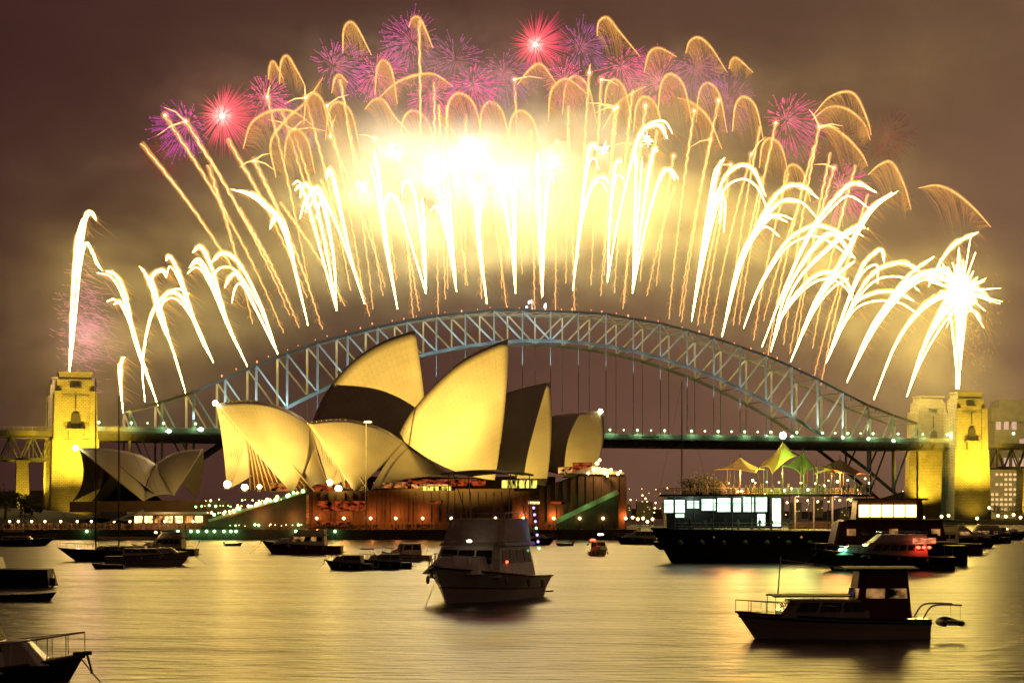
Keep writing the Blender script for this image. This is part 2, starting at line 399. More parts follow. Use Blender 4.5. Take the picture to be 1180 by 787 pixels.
# red beacon launcher pots along the crown
M['ember'] = emis('ember', (1, .26, .1), 2.5, 'NONE')
for i in range(-26, 27):
    s = i*PAN/2; a = abs(i)/2; lo = int(a); z = ZT[lo]+(ZT[min(14, lo+1)]-ZT[lo])*(a-lo)
    m = MB(); m.tube([B(s, 6, z-.6), B(s, 6, z+1.7)], .5, 6)
    pot = m.build('mortar_tube', M['dark'], bridge)
    if abs(i) < 23:
        m = MB(); m.ball(B(s+random.uniform(-2, 2), 6, z+1.9+random.random()), .2+.3*random.random()**2, 6, 4, sc=(1, 1, 1.8)); m.build('ember', M['ember'], pot)
# flags and lamps on the crown
for x, h in ((613, 345), (629, 349)):
    Y = Yb(x); p0 = P(x, 359, Y); p1 = P(x, h, Y)
    fl = empty('flagpole', p0, 'white flagpole on the bridge crown, '+('taller one with its flag flying left' if x < 620 else 'shorter one with its flag hanging'), 'flagpole', 'flagpoles on the bridge crown')
    m = MB(); m.tube([p0, p1], .22, 6); m.build('pole', M['white'], fl)
    m = MB(); rows = [[p1+Vector((-j*.5 if x < 620 else -j*.25, .25*math.sin(j*1.5), -k*.7-j*.2)) for j in range(6)] for k in range(4)]
    m.grid(rows); o = m.build('flag', M['canvas'], fl); o.modifiers.new('s', 'SOLIDIFY').thickness = .05
M['bluelamp'] = emis('blue_lamp', (.45, .6, 1), 6, 'NONE')
for j, x in enumerate((607, 628)):
    Y = Yb(x); m = MB(); m.box(P(x, 358, Y)+Vector((0, -3, .6)), (1.4, 1.2, 1.2)); sl = m.build('searchlight', M['dark'], bridge)
    m = MB(); m.ball(P(x, 356, Y)+Vector((0, -3, .8)), .7); m.build('lens', M['bluelamp'], sl)
    lamp('POINT', P(x, 351, Y)+Vector((0, -3, 0)), 5000, (.45, .6, 1), 1, name='searchlight_light')

def pylon(s, off, label):
    base = B(s, off, 3); e = empty('stone_tower', base, label, 'stone tower', 'stone towers at the ends of the bridge')
    def q(ds, do, z): return base+BD*ds+BN*do+Vector((0, 0, z-3))
    m = MB()
    m.frus(q(0, 0, 1), (28, 17), (25.4, 15.2), 48, TH)              # battered shaft
    m.frus(q(0, 0, 49.02), (24.6, 14.6), (23.0, 13.4), 24, TH)
    for sx in (-1, 1):                                               # corner piers
        m.frus(q(sx*9.6, -6.3, 49.03), (4.6, 3.4), (4.0, 2.6), 27, TH)
        m.frus(q(sx*9.6, 6.3, 49.03), (4.6, 3.4), (4.0, 2.6), 27, TH)
    sh = m.build('shaft', M['stone'], e)
    m = MB(); m.frus(q(0, 0, 73.03), (21.6, 12.6), (20.2, 11.4), 9.5, TH); m.frus(q(0, 0, 82.54), (18.4, 10.2), (17.6, 9.6), 3.6, TH)
    m.box(q(0, 0, 73.3), (22.6, 13.2, .8), TH); m.box(q(0, 0, 86.6), (19, 10.8, .9), TH)
    m.build('cap', M['stone'], e)
    m = MB(); m.box(q(0, -8.4, 54.3), (11, 3.4, .9), TH); m.box(q(0, -8.2, 51.5), (8, 2.2, 4.6), TH); m.build('balcony', M['stone'], e)
    pol = [q(-2.6, -7.75, 54.8), q(2.6, -7.75, 54.8), q(2.6, -7.75, 61)]+[q(2.6*math.cos(a), -7.75, 61+2.6*math.sin(a)) for a in [math.pi*k/8 for k in range(1, 8)]]+[q(-2.6, -7.75, 61)]
    m = MB(); m.prism(pol, (0, 0, 0), BN*1.5); m.build('archway', M['dark'], e)
    m = MB(); m.box(q(0, -7.0, 78), (6.5, 1.3, .8), TH); m.build('slot_window', M['dark'], e); m = MB(); m.box(q(0, -6.95, 69.5), (.4, 1.0, 8), TH); m.build('slot_window', M['dark'], e)
    return q
pylon_q = []
for s, off, lb in ((bridge_s(86, -9), -9, 'floodlit yellow stone tower behind the low brown sail roofs'), (bridge_s(1113, -9), -9, 'floodlit yellow stone tower right of the arch, nearer the camera'),
                   (bridge_s(86, -9), 39, 'pale stone tower mostly hidden behind the floodlit tower near the brown sail roofs'), (bridge_s(1113, -9), 39, 'hazy stone tower just behind the bridge end, beside the brighter tower')):
    pylon_q.append(pylon(s, off, lb))
SOD = (1, .62, .035)
for k, (q, e) in enumerate(zip(pylon_q[:2], (1.0, .95))):
    for ds in (-20, 16):
        lamp('SPOT', q(ds, -46, 6), 620000*e, SOD, 1, q(ds*.2, -8, 56), 62, .9, 'tower_flood')
    lamp('SPOT', q(0, -22, 5), 9000*e, SOD, 1, q(0, -8, 20), 110, .8, 'tower_flood')
lamp('SPOT', pylon_q[3](-30, -34, 6), 420000, SOD, 1, pylon_q[3](0, -5, 48), 70, .6, 'tower_flood')
lamp('SPOT', pylon_q[2](-36, -14, 6), 420000, SOD, 1, pylon_q[2](-10, 0, 48), 60, .6, 'tower_flood')

def viaduct(s0, s1, label):
    e = empty('approach_viaduct', B((s0+s1)/2, 15, 3), label, 'viaduct', 'viaducts leading to the bridge')
    lo, hi = min(s0, s1), max(s0, s1)
    m = MB(); m.prism([B(lo, -6, DK1-3), B(lo, 36, DK1-3), B(lo, 36, DK1), B(lo, -6, DK1)], B(lo, 0, 0), B(hi, 0, 0)); m.build('road_deck', M['deck'], e)
    m = MB()
    for off in (-3, 33):
        m.beam(B(lo, off, DK1-16), B(hi, off, DK1-16), 1, 1.2)
        n = int((hi-lo)/11)
        for i in range(n):
            a = lo+i*(hi-lo)/n; b = lo+(i+1)*(hi-lo)/n; c = (a+b)/2
            m.beam(B(a, off, DK1-3), B(c, off, DK1-16), .7); m.beam(B(c, off, DK1-16), B(b, off, DK1-3), .7); m.beam(B(a, off, DK1-3), B(a, off, DK1-16), .5)
    m.build('truss_girder', M['steel'], e)
    m = MB()
    for z in (1, 2): m.beam(B(lo, -5.8, DK1+z), B(hi, -5.8, DK1+z), .16)
    n = int((hi-lo)/5)
    for i in range(n+1): m.beam(B(lo+i*5, -5.8, DK1), B(lo+i*5, -5.8, DK1+2), .16)
    m.build('railing', M['rail'], e)
    for k in range(2):
        s = s0+(s1-s0)*(.28 if k == 0 else .85)*(.45 if k == 0 else 1)
        m = MB(); m.frus(B(s, 0, 2), (8, 9), (6.4, 7.4), 34, TH); m.box(B(s, 0, 36.6), (8, 9, 1.2), TH); m.build('pier', M['stone'], e)
        if k == 0: lamp('SPOT', B(s, -24, 5), 60000, SOD, 1, B(s, 0, 22), 70, .6, 'pier_flood')
    return e
viaduct(bridge_s(86)-13, bridge_s(86)-150, 'truss girder viaduct running off to the side beyond the brown sail roofs')
vr = viaduct(bridge_s(1113)+13, bridge_s(1113)+190, 'truss girder viaduct beyond the tower at the far end, in front of the office block')
for s in (bridge_s(1113)+24, bridge_s(1113)+38):
    m = MB(); m.tube([B(s, -5, DK1), B(s, -5, DK1+6)], .15, 5); p = m.build('lamp_post', M['rail'], vr)
    m = MB(); m.ball(B(s, -5, DK1+6.6), 1.0); m.build('lamp_globe', M['greenlamp'], p)

# ------------------------------------------------------------------ opera house
opera = empty('opera_house', P(480, 575, 560), 'opera house with white tiled sail roofs floodlit gold on a granite podium', 'opera house')
def shell(ridge, Yr, foot, Yf, b0=(0, 0), b1=(0, 0), db=7.0, far=None, name='shell', thick=.45, nr=22, ns=16, mat='tile', holes=0):
    """one vault: ridge pixels with depths from Yr[0] to Yr[1]; ribs fan from the near foot (and, mirrored, from the far foot)"""
    n = len(ridge); rp = [P(x, y, Yr[0]+(Yr[1]-Yr[0])*i/(n-1)) for i, (x, y) in enumerate(ridge)]
    rp = spline(rp, nr)
    out = []
    def half(ft, sign):
        rows = []
        for i, r in enumerate(rp):
            t = i/nr; k = r.y/F
            bx = (b0[0]*(1-t)+b1[0]*t)*k; bz = -(b0[1]*(1-t)+b1[1]*t)*k
            ctrl = (r+ft)/2+Vector((bx*2, -db*2*sign*(.35+.65*math.sin(math.pi*min(1, .25+t*.5))), bz*2+1.2))
            row = []
            for j in range(ns+1):
                u = j/ns; row.append(ft*(1-u)**2+ctrl*2*u*(1-u)+r*u*u)
            rows.append(row)
        return rows
    def mk(rows, nm, parent):
        m = MB(); m.grid(rows); o = m.build(nm, M[mat], parent, smooth=True)
        me = o.data; uv = me.uv_layers.new(name='UVMap')
        for l in me.loops:
            i, j = divmod(l.vertex_index, ns+1); uv.data[l.index].uv = (i/nr, j/ns)
        sd = o.modifiers.new('s', 'SOLIDIFY'); sd.thickness = thick; sd.offset = 0
        return o
    near = half(foot, 1); o = mk(near, name, opera_cur); out.append(near)
    if far is not None:
        fr = half(far, -1); mk(fr, name, opera_cur); out.append(fr)
    return out
opera_cur = opera
# near hall, mouths to the left
A = shell([(357, 489), (345, 480), (328, 471), (308, 464.5), (285, 462), (266, 463), (249, 466)], (578, 560), P(336, 568, 549), 549, (9, 3), (0, 1), 5, P(262, 564, 588))
A2 = shell([(353, 486), (361, 508), (368, 533), (377, 558)], (580, 567), P(350, 568, 554), 554, (2, 0), (0, -2), 2.5, None, 'side_shell')
Bs = shell([(464, 509), (446, 497), (426, 489), (402, 484), (378, 484), (354, 487)], (592, 575), P(408, 566, 555), 555, (4, 2), (0, 0), 5, P(380, 562, 590))
B2 = shell([(463, 509), (484, 523), (506, 539), (528, 551)], (592, 598), P(427, 565, 558), 558, (0, 0), (2, -5), 3.5, None, 'side_shell')
# near hall, mouths to the right
D = shell([(459, 503), (470, 482), (485, 462), (505, 440), (530, 418), (556, 403), (585.5, 391)], (596, 606), P(570, 553, 572), 572, (0, 13), (4, 2), 5, P(570, 553, 628))
Fs = shell([(536, 505), (556, 474), (578, 456), (605, 447), (633.5, 440.5)], (606, 618), P(629, 560, 590), 590, (-5, 12), (4, 2), 4, P(628, 560, 640))
G = shell([(606, 530), (620, 497), (637, 480), (665, 475.5), (694, 474)], (614, 628), P(683, 548, 600), 600, (-5, 8), (6, 2), 4, P(680, 548, 645))
# far hall
C = shell([(360, 486), (374, 456), (395, 428), (420, 406), (448, 391), (478, 381)], (650, 655), P(496, 566, 622), 622, (-6, 10), (4, 2), 5, P(484, 560, 690))
# ribs inside the mouths and glass walls
M['hallglass'] = pbr('hall_glass', (.10, .035, .018), .25, 0, .5, .5)
def mouth(shl, frac, inset, idx=-1):
    nr_, fr_ = shl[0][idx], shl[1][idx]; k = len(nr_)
    # ribs fan from the far foot up the inner face
    base = shl[1]; n = len(base)
    for q in range(9):
        row = base[n-1-q]
        m = MB(); m.tube([p+Vector((.1, -.7, 0)) for p in row[1:]], [.4-.25*j/(k-1) for j in range(k-1)], 5); m.build('rib', M['ribc'], opera, smooth=True)
    m = MB(); rows = []
    for j in range(int(k*frac)):
        a = nr_[j]+inset; b = fr_[j]+inset
        rows.append([a+(b-a)*i/12 for i in range(13)])
    m.grid(rows); g = m.build('glass_wall', M['hallglass'], opera); g.modifiers.new('s', 'SOLIDIFY').thickness = .2
    m = MB()
    for i in range(13): m.tube([r[i]+Vector((-.2, -.3, 0)) for r in rows], .22, 4)
    m.build('mullion', M['ribc'], g)
mouth(A, .82, Vector((7, 3, 0))); mouth(Bs, .8, Vector((4.5, 2, 0)))
# podium
def wall(poly, Y, depth, name, mat, parent=opera, **kw):
    m = MB(); m.prism([P(x, y, Y) for x, y in poly], (0, 0, 0), (0, depth, 0)); return m.build(name, mat, parent, **kw)
pod = wall([(238, 609.6), (238, 590), (330, 573), (345, 567), (470, 563), (592, 563), (600, 609.6)], 551, 96, 'podium', M['granite'])
north = wall([(590, 609.6), (590, 566), (612, 566), (640, 556), (668, 546.5), (720, 547), (722, 562), (722, 609.6)], 549.5, 90, 'podium', M['granite'])
wall([(655, 545), (683, 537), (700, 540), (720, 544.5), (718, 546.4), (668, 546)], 548, 70, 'terrace_roof', M['offwhite'])
for x in range(352, 722, 9):
    if 590 < x < 600: continue
    top = 567 if x < 590 else max(548.5, 566-(x-612)*.33)
    m = MB(); m.box(P(x, (top+600)/2, 550.8 if x < 590 else 549.3), (.35, .5, (600-top)/F*551)); m.build('pilaster', M['granite'], pod if x < 590 else north)
M['winwarm'] = emis('window_warm', (1, .42, .1), 1.1, 'NONE', noise=(.6, .6, .8))
M['winorange'] = emis('window_orange', (1, .3, .06), .55, 'NONE', noise=(.5, .5, .9))
M['winbright'] = emis('window_bright', (1, .7, .25), 3.2, 'NONE', noise=(.8, .8, 1), lo=.2)
M['winred'] = emis('window_red', (1, .14, .03), .35, 'NONE', noise=(.5, .5, 1))
M['winyellow'] = emis('window_yellow', (1, .78, .12), 1.6, 'NONE', noise=(1.2, 1.2, .3))
M['wincool'] = emis('window_cool', (.78, 1, .8), 2.4, 'NONE', noise=(.3, .3, .5))
def pane(x0, y0, x1, y1, Y, mat, parent, name='window', d=.3, fr=True):
    c = P((x0+x1)/2, (y0+y1)/2, Y); w = (x1-x0)/F*Y; h = (y1-y0)/F*Y
    m = MB(); m.box(c, (w, d, h)); o = m.build(name, M[mat] if isinstance(mat, str) else mat, parent)
    if fr:
        m = MB(); t = .16
        for sz in (-1, 1): m.box(c+Vector((0, -.12, sz*h/2)), (w+.3, d, t))
        k = max(2, int(w/2.2))
        for i in range(k+1): m.box(c+Vector((-w/2+w*i/k, -.122, 0)), (.14, d, h))
        m.build('frame', M['dark'], o)
    return o
pane(366, 577, 424, 589, 550.3, 'winred', pod); pane(440, 556, 463, 562.4, 556, 'winorange', opera); pane(486, 560, 520, 565.5, 548.9, 'winyellow', opera)
pane(398, 553.5, 424, 562, 568, 'winred', opera); pane(312, 556.5, 335, 566, 566, 'winorange', opera)
pane(430, 555, 470, 562.6, 570, 'winorange', opera); pane(474, 557.5, 518, 562.8, 575, 'winwarm', opera)
pane(578, 553, 619, 562.5, 585, 'winyellow', opera); pane(470, 552, 560, 560, 592, 'winred', opera); pane(345, 558, 392, 566, 590, 'winred', opera); pane(643, 538, 660, 546, 575, 'winwarm', opera); pane(660, 533, 682, 545, 585, 'winred', opera)
pane(496, 576.5, 508, 581, 550.3, 'black' if False else 'winred', pod); pane(609, 577.5, 622, 581, 549.0, 'winbright', north); pane(634, 577.5, 652, 581, 549.0, 'winred', north)
pane(365, 600, 404, 606, 549.8, 'winred', pod)
# terrace balustrade and party lights at the north end
M['bulb'] = emis('warm_bulb', (1, .6, .2), 7, 'NONE'); M['bulbgreen'] = emis('green_bulb', (.35, 1, .25), 8, 'NONE')
for x, y, r in ((685, 541, .9), (697, 545, .7), (704, 541, .6), (712, 546, .6), (688, 534, .8), (691, 530, .6), (715, 543, .5), (700, 548, .5), (678, 545, .6)):
    m = MB(); m.ball(P(x, y, 547), r*.75); m.build('festoon_bulb', M['bulb'], opera)
lamp('POINT', P(696, 540, 545), 2500, (1, .5, .15), .5)
wall([(340, 572), (340, 556), (392, 556), (392, 549), (640, 549), (640, 572)], 597, 55, 'upper_tier', M['granite'])
# stairs: green-lit flight at the north end and the broad flights at the left
def flight(x0, y0, x1, y1, Y, wid, n, name, mat, parent):
    m = MB(); a = P(x0, y0, Y); b = P(x1, y1, Y)
    for i in range(n):
        p = a+(b-a)*(i+.5)/n; z0 = 3; m.box((p.x, Y-wid/2, (z0+p.z)/2), (abs(b.x-a.x)/n+.001, wid, p.z-z0))
    return m.build(name, mat, parent)
st = flight(640, 604, 712, 570, 549.2, 3.2, 18, 'staircase', M['granite'], opera)
m = MB(); m.beam(P(640, 601, 545.8), P(712, 566.5, 545.8), .35, 1.4)
M['greenrail'] = pbr('pale_balustrade', (.4, .42, .36), .6); m.build('balustrade', M['greenrail'], st)
for t in (.15, .5, .85): lamp('POINT', P(640+72*t, 599-34*t, 543), 110, (.4, 1, .25), .3)
st2 = flight(236, 606, 356, 569, 550.6, 7, 30, 'staircase', M['granite'], opera)
m = MB(); m.beam(P(240, 600, 543), P(352, 566, 543), .3, .8); m.build('balustrade', M['greenrail'], st2)
for i in range(26):
    t = i/25; x = 243+108*t; y = 597-31*t-random.random()*3
    if random.random() < .7:
        m = MB(); m.ball(P(x+random.uniform(-2, 2), y, 542.6), .28+.3*random.random(), 6, 4); m.build('stair_light', M['bulbgreen'] if random.random() < .4 else M['bulb'], st2)
for y, x0, x1, n in ((583, 226, 300, 16), (591, 240, 268, 7), (576, 238, 330, 14), (605, 266, 352, 18)):
    for i in range(n):
        if random.random() < .75:
            m = MB(); m.ball(P(x0+(x1-x0)*i/n+random.uniform(-2, 2), y+random.uniform(-1, 1), 542.4), .12+.28*random.random()**2, 6, 4); m.build('stair_light', M['bulbgreen'] if random.random() < .35 else M['bulb'], st2)
for i in range(9):
    m = MB(); y = 606-i*3.6; a = P(250+i*10.5, y, 546.5); c = P(356, y, 546.5); m.box(((a.x+c.x)/2, 546.5, a.z), (c.x-a.x, .5, .25)); m.build('landing', M['greenrail'], st2)
lamp('POINT', P(300, 596, 541), 420, (1, .5, .14), .4); lamp('POINT', P(338, 598, 541), 420, (1, .42, .1), .4)
# floodlights at the shell feet
M['flood'] = emis('flood_glass', (1, .8, .35), 30, 'NONE')
for x, y, Y, r, e in ((262, 558, 575, 1.15, 12000), (299, 561, 561, .7, 4000), (380, 556, 582, .95, 9000), (390, 563, 553, 1.0, 2500), (282, 561.5, 547, 1.0, 2500)):
    m = MB(); m.box(P(x, y+3, Y), (r*1.6, 1.6, 1.2)); fx = m.build('floodlight', M['dark'], opera)
    m = MB(); m.ball(P(x, y, Y-.5), r, sc=(1, .7, 1)); m.build('lens', M['flood'], fx)
    lamp('POINT', P(x, y-6, Y-3), e, (1, .62, .12), .8, name='foot_flood')
# tip lamps
for x, y, Y in ((248, 465, 559), (692, 474.5, 627)):
    m = MB(); m.ball(P(x, y-.5, Y), .8); m.build('tip_lamp', M['flood'], opera)
# wall floodlamps that wash the podium
lampx = [270, 302, 333, 365, 396, 427, 456, 487, 520, 571, 603, 638, 668, 695, 721]
lm = None
M['globe'] = emis('lamp_globe', (1, .6, .2), 9, 'NONE')
def street_lamp(p, h, r, mat, label, group):
    e = empty('street_lamp', p, label, 'street lamp', group)
    m = MB(); m.tube([p, p+Vector((0, 0, h-r))], [.14, .09], 6); m.tube([p, p+Vector((0, 0, .5))], .25, 6); m.build('pole', M['dark'], e)
    m = MB(); m.ball(p+Vector((0, 0, h)), r); m.build('globe', M[mat], e)
    return e
lab1 = 'globe lamp on a thin pole along the quay below the granite podium'
for x in lampx:
    p = P(x, 597, 545.5); q = Vector((p.x, p.y, 3))
    if lm is None: lm = street_lamp(q, p.z-3, .42, 'globe', lab1, 'globe lamps below the podium')
    else:
        c = copy_tree(lm); c.location = q
    if not 500 < x < 590: lamp('POINT', p+Vector((0, 2.6, .6)), 800, (1, .25, .035), .4, name='lamp_light')
lm = None
for x, dy in ((8, 0), (20, 1), (33, 0), (50, 1), (68, 0), (87, 2), (107, 1), (128, 0), (150, 1), (170, 0), (186, -1), (205, 0), (222, 1)):
    x += random.uniform(-4, 4); p = P(x, 600+dy+random.uniform(-1, 1), 548); q = Vector((p.x, p.y, 3.02))
    if lm is None: lm = street_lamp(q, p.z-3.02, .36, 'globe', 'small warm globe lamp on the quay before the dark garden slope', 'globe lamps before the garden')
    else:
        c = copy_tree(lm); c.location = q
    lamp('POINT', p+Vector((0, -1, .4)), 330, (1, .4, .08), .4)
lm = None
for x in (100, 205, 220, 228, 238, 247, 258, 266, 272, 341, 386):
    p = P(x, 613 if x > 110 else 612, 541.5); q = Vector((p.x, 541.5, -.5))
    if lm is None: lm = street_lamp(q, p.z+.5, .42, 'greenlamp', 'green navigation lamp on a pile at the foot of the quay', 'green lamps along the quay foot')
    else:
        c = copy_tree(lm); c.location = q
    lamp('POINT', p+Vector((0, -1.2, .3)), 50, (.3, 1, .2), .4)
# tall floodlight mast before the shells
mast = empty('lamp_mast', P(422, 605, 546), 'tall slim lamp mast standing before the gold sail roofs', 'lamp mast')
m = MB(); m.tube([Vector((P(422, 600, 546).x, 546, 3)), P(422, 488, 546)], [.3, .16], 6); m.build('pole', M['grey'], mast)
m = MB(); m.box(P(424, 486.5, 546), (2.6, 1, .5)); hd = m.build('lamp_head', M['dark'], mast)
m = MB(); m.ball(P(424, 486, 545.4), .55, sc=(2, .7, .5)); m.build('lens', M['bulb'], hd)
# gold floods on the sails: unseen bare spots over open water, no fixtures
GOLD = (1, .6, .105)
def flood(p, e, tgt, ang, size=.8, bl=.6, c=GOLD): lamp('SPOT', p, e, c, size, tgt, ang, bl, 'sail_flood')
FL = Vector((-66, 440, 6))
for tx, ty, TY, e, sx in ((330, 440, 590, 2.1e6, 1.0), (480, 400, 620, 1.8e6, 1.0), (620, 440, 600, 1.6e6, 1.0)):
    o = lamp('SPOT', FL, e, GOLD, .3, P(tx, ty-62, TY), 36, .45, 'sail_flood')
flood(Vector((-36, 524, 12)), 2.8e5, P(524, 480, 592), 32, bl=1.0)

# low restaurant sails at the left
rest = empty('shell_pavilion', P(165, 578, 610), 'low pavilion with two unlit brown sail roofs before the floodlit stone tower', 'pavilion')
opera_cur = rest
M['tile2'] = M['tile']
RL = shell([(180, 536), (168, 528), (152, 522), (132, 518.5), (112, 517), (91, 517)], (622, 604), P(166, 578, 600), 600, (-2, 0), (6, 6), 4, P(84, 577, 640))
RR = shell([(179, 536), (190, 528), (203, 522), (218, 519), (234, 518)], (622, 632), P(200, 571, 606), 606, (0, 0), (2, 2), 3, P(226, 574, 650))
RC = shell([(180, 534), (187, 545), (194, 558), (201, 571)], (621, 608), P(165, 578, 600), 600, (0, 0), (0, -2), 2, None, 'side_shell')
opera_cur = opera
m = MB(); rows = []
for j in range(13):
    a = RL[0][-1][j]+Vector((6, 3, 0)); b = RL[1][-1][j]+Vector((6, 3, 0)); rows.append([a+(b-a)*i/8 for i in range(9)])
m.grid(rows); g = m.build('glass_wall', M['glass'], rest); g.modifiers.new('s', 'SOLIDIFY').thickness = .2
m = MB(); m.prism([P(80, 590, 598), P(238, 590, 598), P(238, 576, 598), P(80, 578, 598)], (0, 0, 0), (0, 55, 0)); m.build('podium', M['granite'], rest)
m = MB(); m.ball(P(87, 516, 602), .9); m.build('tip_lamp', M['flood'], rest)
# concourse arcade under the left stairs: lit shop fronts
arc = empty('concourse_arcade', P(195, 605, 549), 'low lit arcade of shops on the concourse beside the broad stairs', 'arcade')
m = MB(); m.prism([P(150, 609.6, 550), P(238, 609.6, 550), P(238, 590.5, 550), P(160, 590.5, 550)], (0, 0, 0), (0, 28, 0)); m.build('wall', M['granite'], arc)
m = MB(); m.prism([P(146, 592.2, 546), P(239, 592.2, 546), P(239, 589.6, 546), P(146, 589.6, 546)], (0, 0, 0), (0, 32, 0)); m.build('roof', M['offwhite'], arc)
for i in range(7): pane(155+i*11.6, 594, 164.5+i*11.6, 602.5, 549.7, 'winbright' if i not in (2, 5) else 'winwarm', arc)
m = MB(); m.beam(P(118, 604, 545), P(165, 588, 545), .4, .6); m.build('ramp', M['greenrail'], arc)
lamp('POINT', P(190, 599, 543), 900, (1, .62, .2), 1)

# ------------------------------------------------------------------ far shore buildings and lights
def block(x0, y0, x1, y1, Y, label, rows_, cols, mat='winwarm', top=None, p_lit=.5):
    e = empty('office_block', P((x0+x1)/2, 600, Y), label, 'office block')
    m = MB(); a = P(x0, y0, Y); b = P(x1, y1, Y); m.box(((a.x+b.x)/2, Y+12, (a.z+3)/2), (b.x-a.x, 24, a.z-3)); m.build('wall', M['concrete'], e)
    if top:
        for (tx0, ty0, tx1, ty1) in top:
            a2 = P(tx0, ty0, Y); b2 = P(tx1, ty1, Y); m = MB(); m.box(((a2.x+b2.x)/2, Y+11, (a2.z+b2.z)/2), (b2.x-a2.x, 30, a2.z-b2.z)); m.build('roof', M['concrete'], e)
    for r in range(rows_):
        for c in range(cols):
            if random.random() < p_lit:
                wx = x0+(c+.2)*(x1-x0)/cols; wy = y0+4+(r+.2)*(y1-y0-6)/rows_
                pane(wx, wy, wx+.62*(x1-x0)/cols, wy+.5*(y1-y0-6)/rows_, Y-.1, mat, e, fr=False)
    return e
M['winfar'] = emis('window_far', (1, .62, .25), .8, 'NONE'); M['winpink'] = emis('window_pink', (1, .6, .42), .55, 'NONE')
block(1146, 476, 1200, 590, 1560, 'tall pale office block rising behind the viaduct by the tower', 5, 6, 'winpink', [(1141, 470, 1206, 486), (1150, 461, 1200, 470)], .3)
block(1141, 540, 1172, 592, 1440, 'low block of lit floors under the viaduct', 8, 6, 'winfar', None, .8)
lab = 'tiny lit window house on the far shore seen under the bridge'
proto = None
for i in range(85):
    x = random.uniform(722, 800) if i < 40 else random.uniform(800, 1060); y = random.uniform(562, 597)
    Y = 2260; g = P(x, y, Y)
    if proto is None:
        proto = empty('shore_light', g, 'small point of light on the dark far shore seen under the bridge deck', 'light', 'lights on the far shore')
        m = MB(); m.ball((0, 0, 0), .95, 6, 4); m.build('bulb', M['bulb'], proto, world_space=False)
        pr = proto
        pass
    else: c = copy_tree(proto); c.location = g; c.scale = (.3+.85*random.random()**2,)*3
lm = None
for x, y in ((729, 596), (735, 598), (741, 597), (746, 601), (752, 598), (1085, 595), (1093, 594), (1126, 597), (1150, 594), (1159, 595), (1168, 593), (1176, 596), (1064, 596), (1140, 585)):
    Y = 1185; p = P(x, y, Y)
    if lm is None:
        lm = empty('shore_lamp', p, 'warm globe lamp on the north shore waterfront', 'street lamp', 'lamps on the north shore')
        m = MB(); m.ball((0, 0, 0), .95, 8, 5); m.build('globe', M['globe'], lm, world_space=False)
        m = MB(); m.tube([(0, 0, -1.7), (0, 0, -14)], .25, 5); m.build('pole', M['dark'], lm, world_space=False)
    else: c = copy_tree(lm); c.location = p

rb = random.Random(21)
for i in range(13):
    x = 724+i*25+rb.uniform(-6, 6); w = rb.uniform(8, 20); y = rb.uniform(572, 586); e = empty('distant_building', P(x, 597, 2240), 'dim distant building on the dark far shore under the bridge', 'building', 'dim buildings on the far shore')
    m = MB(); p = P(x, y, 2240); m.box((p.x, 2250, (p.z-3)/2), (w, 16, p.z+3)); m.build('wall', M['concrete'], e)
    for k in range(rb.randint(2, 6)): pane(x+rb.uniform(-w*.4, w*.2), y+2+rb.random()*9, x+rb.uniform(-w*.4, w*.2)+1.6, y+3+rb.random()*9+1, 2241.8, 'winfar', e, fr=False) if False else None
    for k in range(rb.randint(2, 6)):
        wx = x+rb.uniform(-.38, .3)*w; wy = y+2+rb.random()*9; pane(wx, wy, wx+1.3, wy+.9, 2241.9, 'winfar', e, fr=False)
# ------------------------------------------------------------------ trees
def tree(p, h, w, label, n=900, seed=0):
    rnd = random.Random(seed); e = empty('garden_tree', p, label, 'tree', 'dark trees on the garden slope')
    m = MB(); m.tube([p-Vector((0, 0, .5)), p+Vector((.2, 0, h*.35)), p+Vector((.1, .2, h*.7))], [.5, .35, .12], 7)
    for k in range(6):
        a = k*1.05+rnd.random(); q = p+Vector((.15, 0, h*(.3+.06*k))); m.tube([q, q+Vector((math.cos(a)*w*.2, math.sin(a)*w*.2, h*.12)), q+Vector((math.cos(a)*w*.36, math.sin(a)*w*.36, h*.3))], [.2, .12, .04], 5)
    m.build('trunk', M['bark'], e)
    m = MB(); cl = [(Vector((rnd.gauss(0, .26)*w, rnd.gauss(0, .26)*w, h*(.62+rnd.gauss(0, .15)))), rnd.uniform(.1, .2)*w) for _ in range(17)]
    for i in range(n):
        c, r = rnd.choice(cl); d = Vector((rnd.gauss(0, 1), rnd.gauss(0, 1), rnd.gauss(0, .8))).normalized()*r*rnd.uniform(.5, 1)
        q = p+c+d; u = Vector((rnd.gauss(0, 1), rnd.gauss(0, 1), rnd.gauss(0, 1))).normalized(); v = u.orthogonal().normalized(); s_ = rnd.uniform(.25, .5)
        m.add([q+u*s_, q+v*s_*.55, q-u*s_, q-v*s_*.55], [(0, 1, 2, 3)])
    m.build('crown', M['leaf'], e)
for i, (x, y, Y, h, w, lb) in enumerate(((6, 592, 585, 10, 11, 'broad dark garden tree at the end of the quay by the viaduct pier'), (24, 592, 600, 8, 9, 'smaller dark tree just before the lit viaduct pier'),
                                         (36, 590, 610, 6, 7, 'round dark bushy tree between the viaduct pier and the tower foot'), (-12, 592, 590, 11, 12, 'dark tree cut off by the picture edge'), (1150, 592, 1190, 9, 14, 'dark tree on the north shore by the tower foot'),
                                         (1172, 592, 1190, 10, 16, 'dark spreading tree on the north shore under the office block'))):
    p = P(x, y, Y); p.z = 6 if Y < 700 else 3
    tree(p, h, w, lb, 800, i)
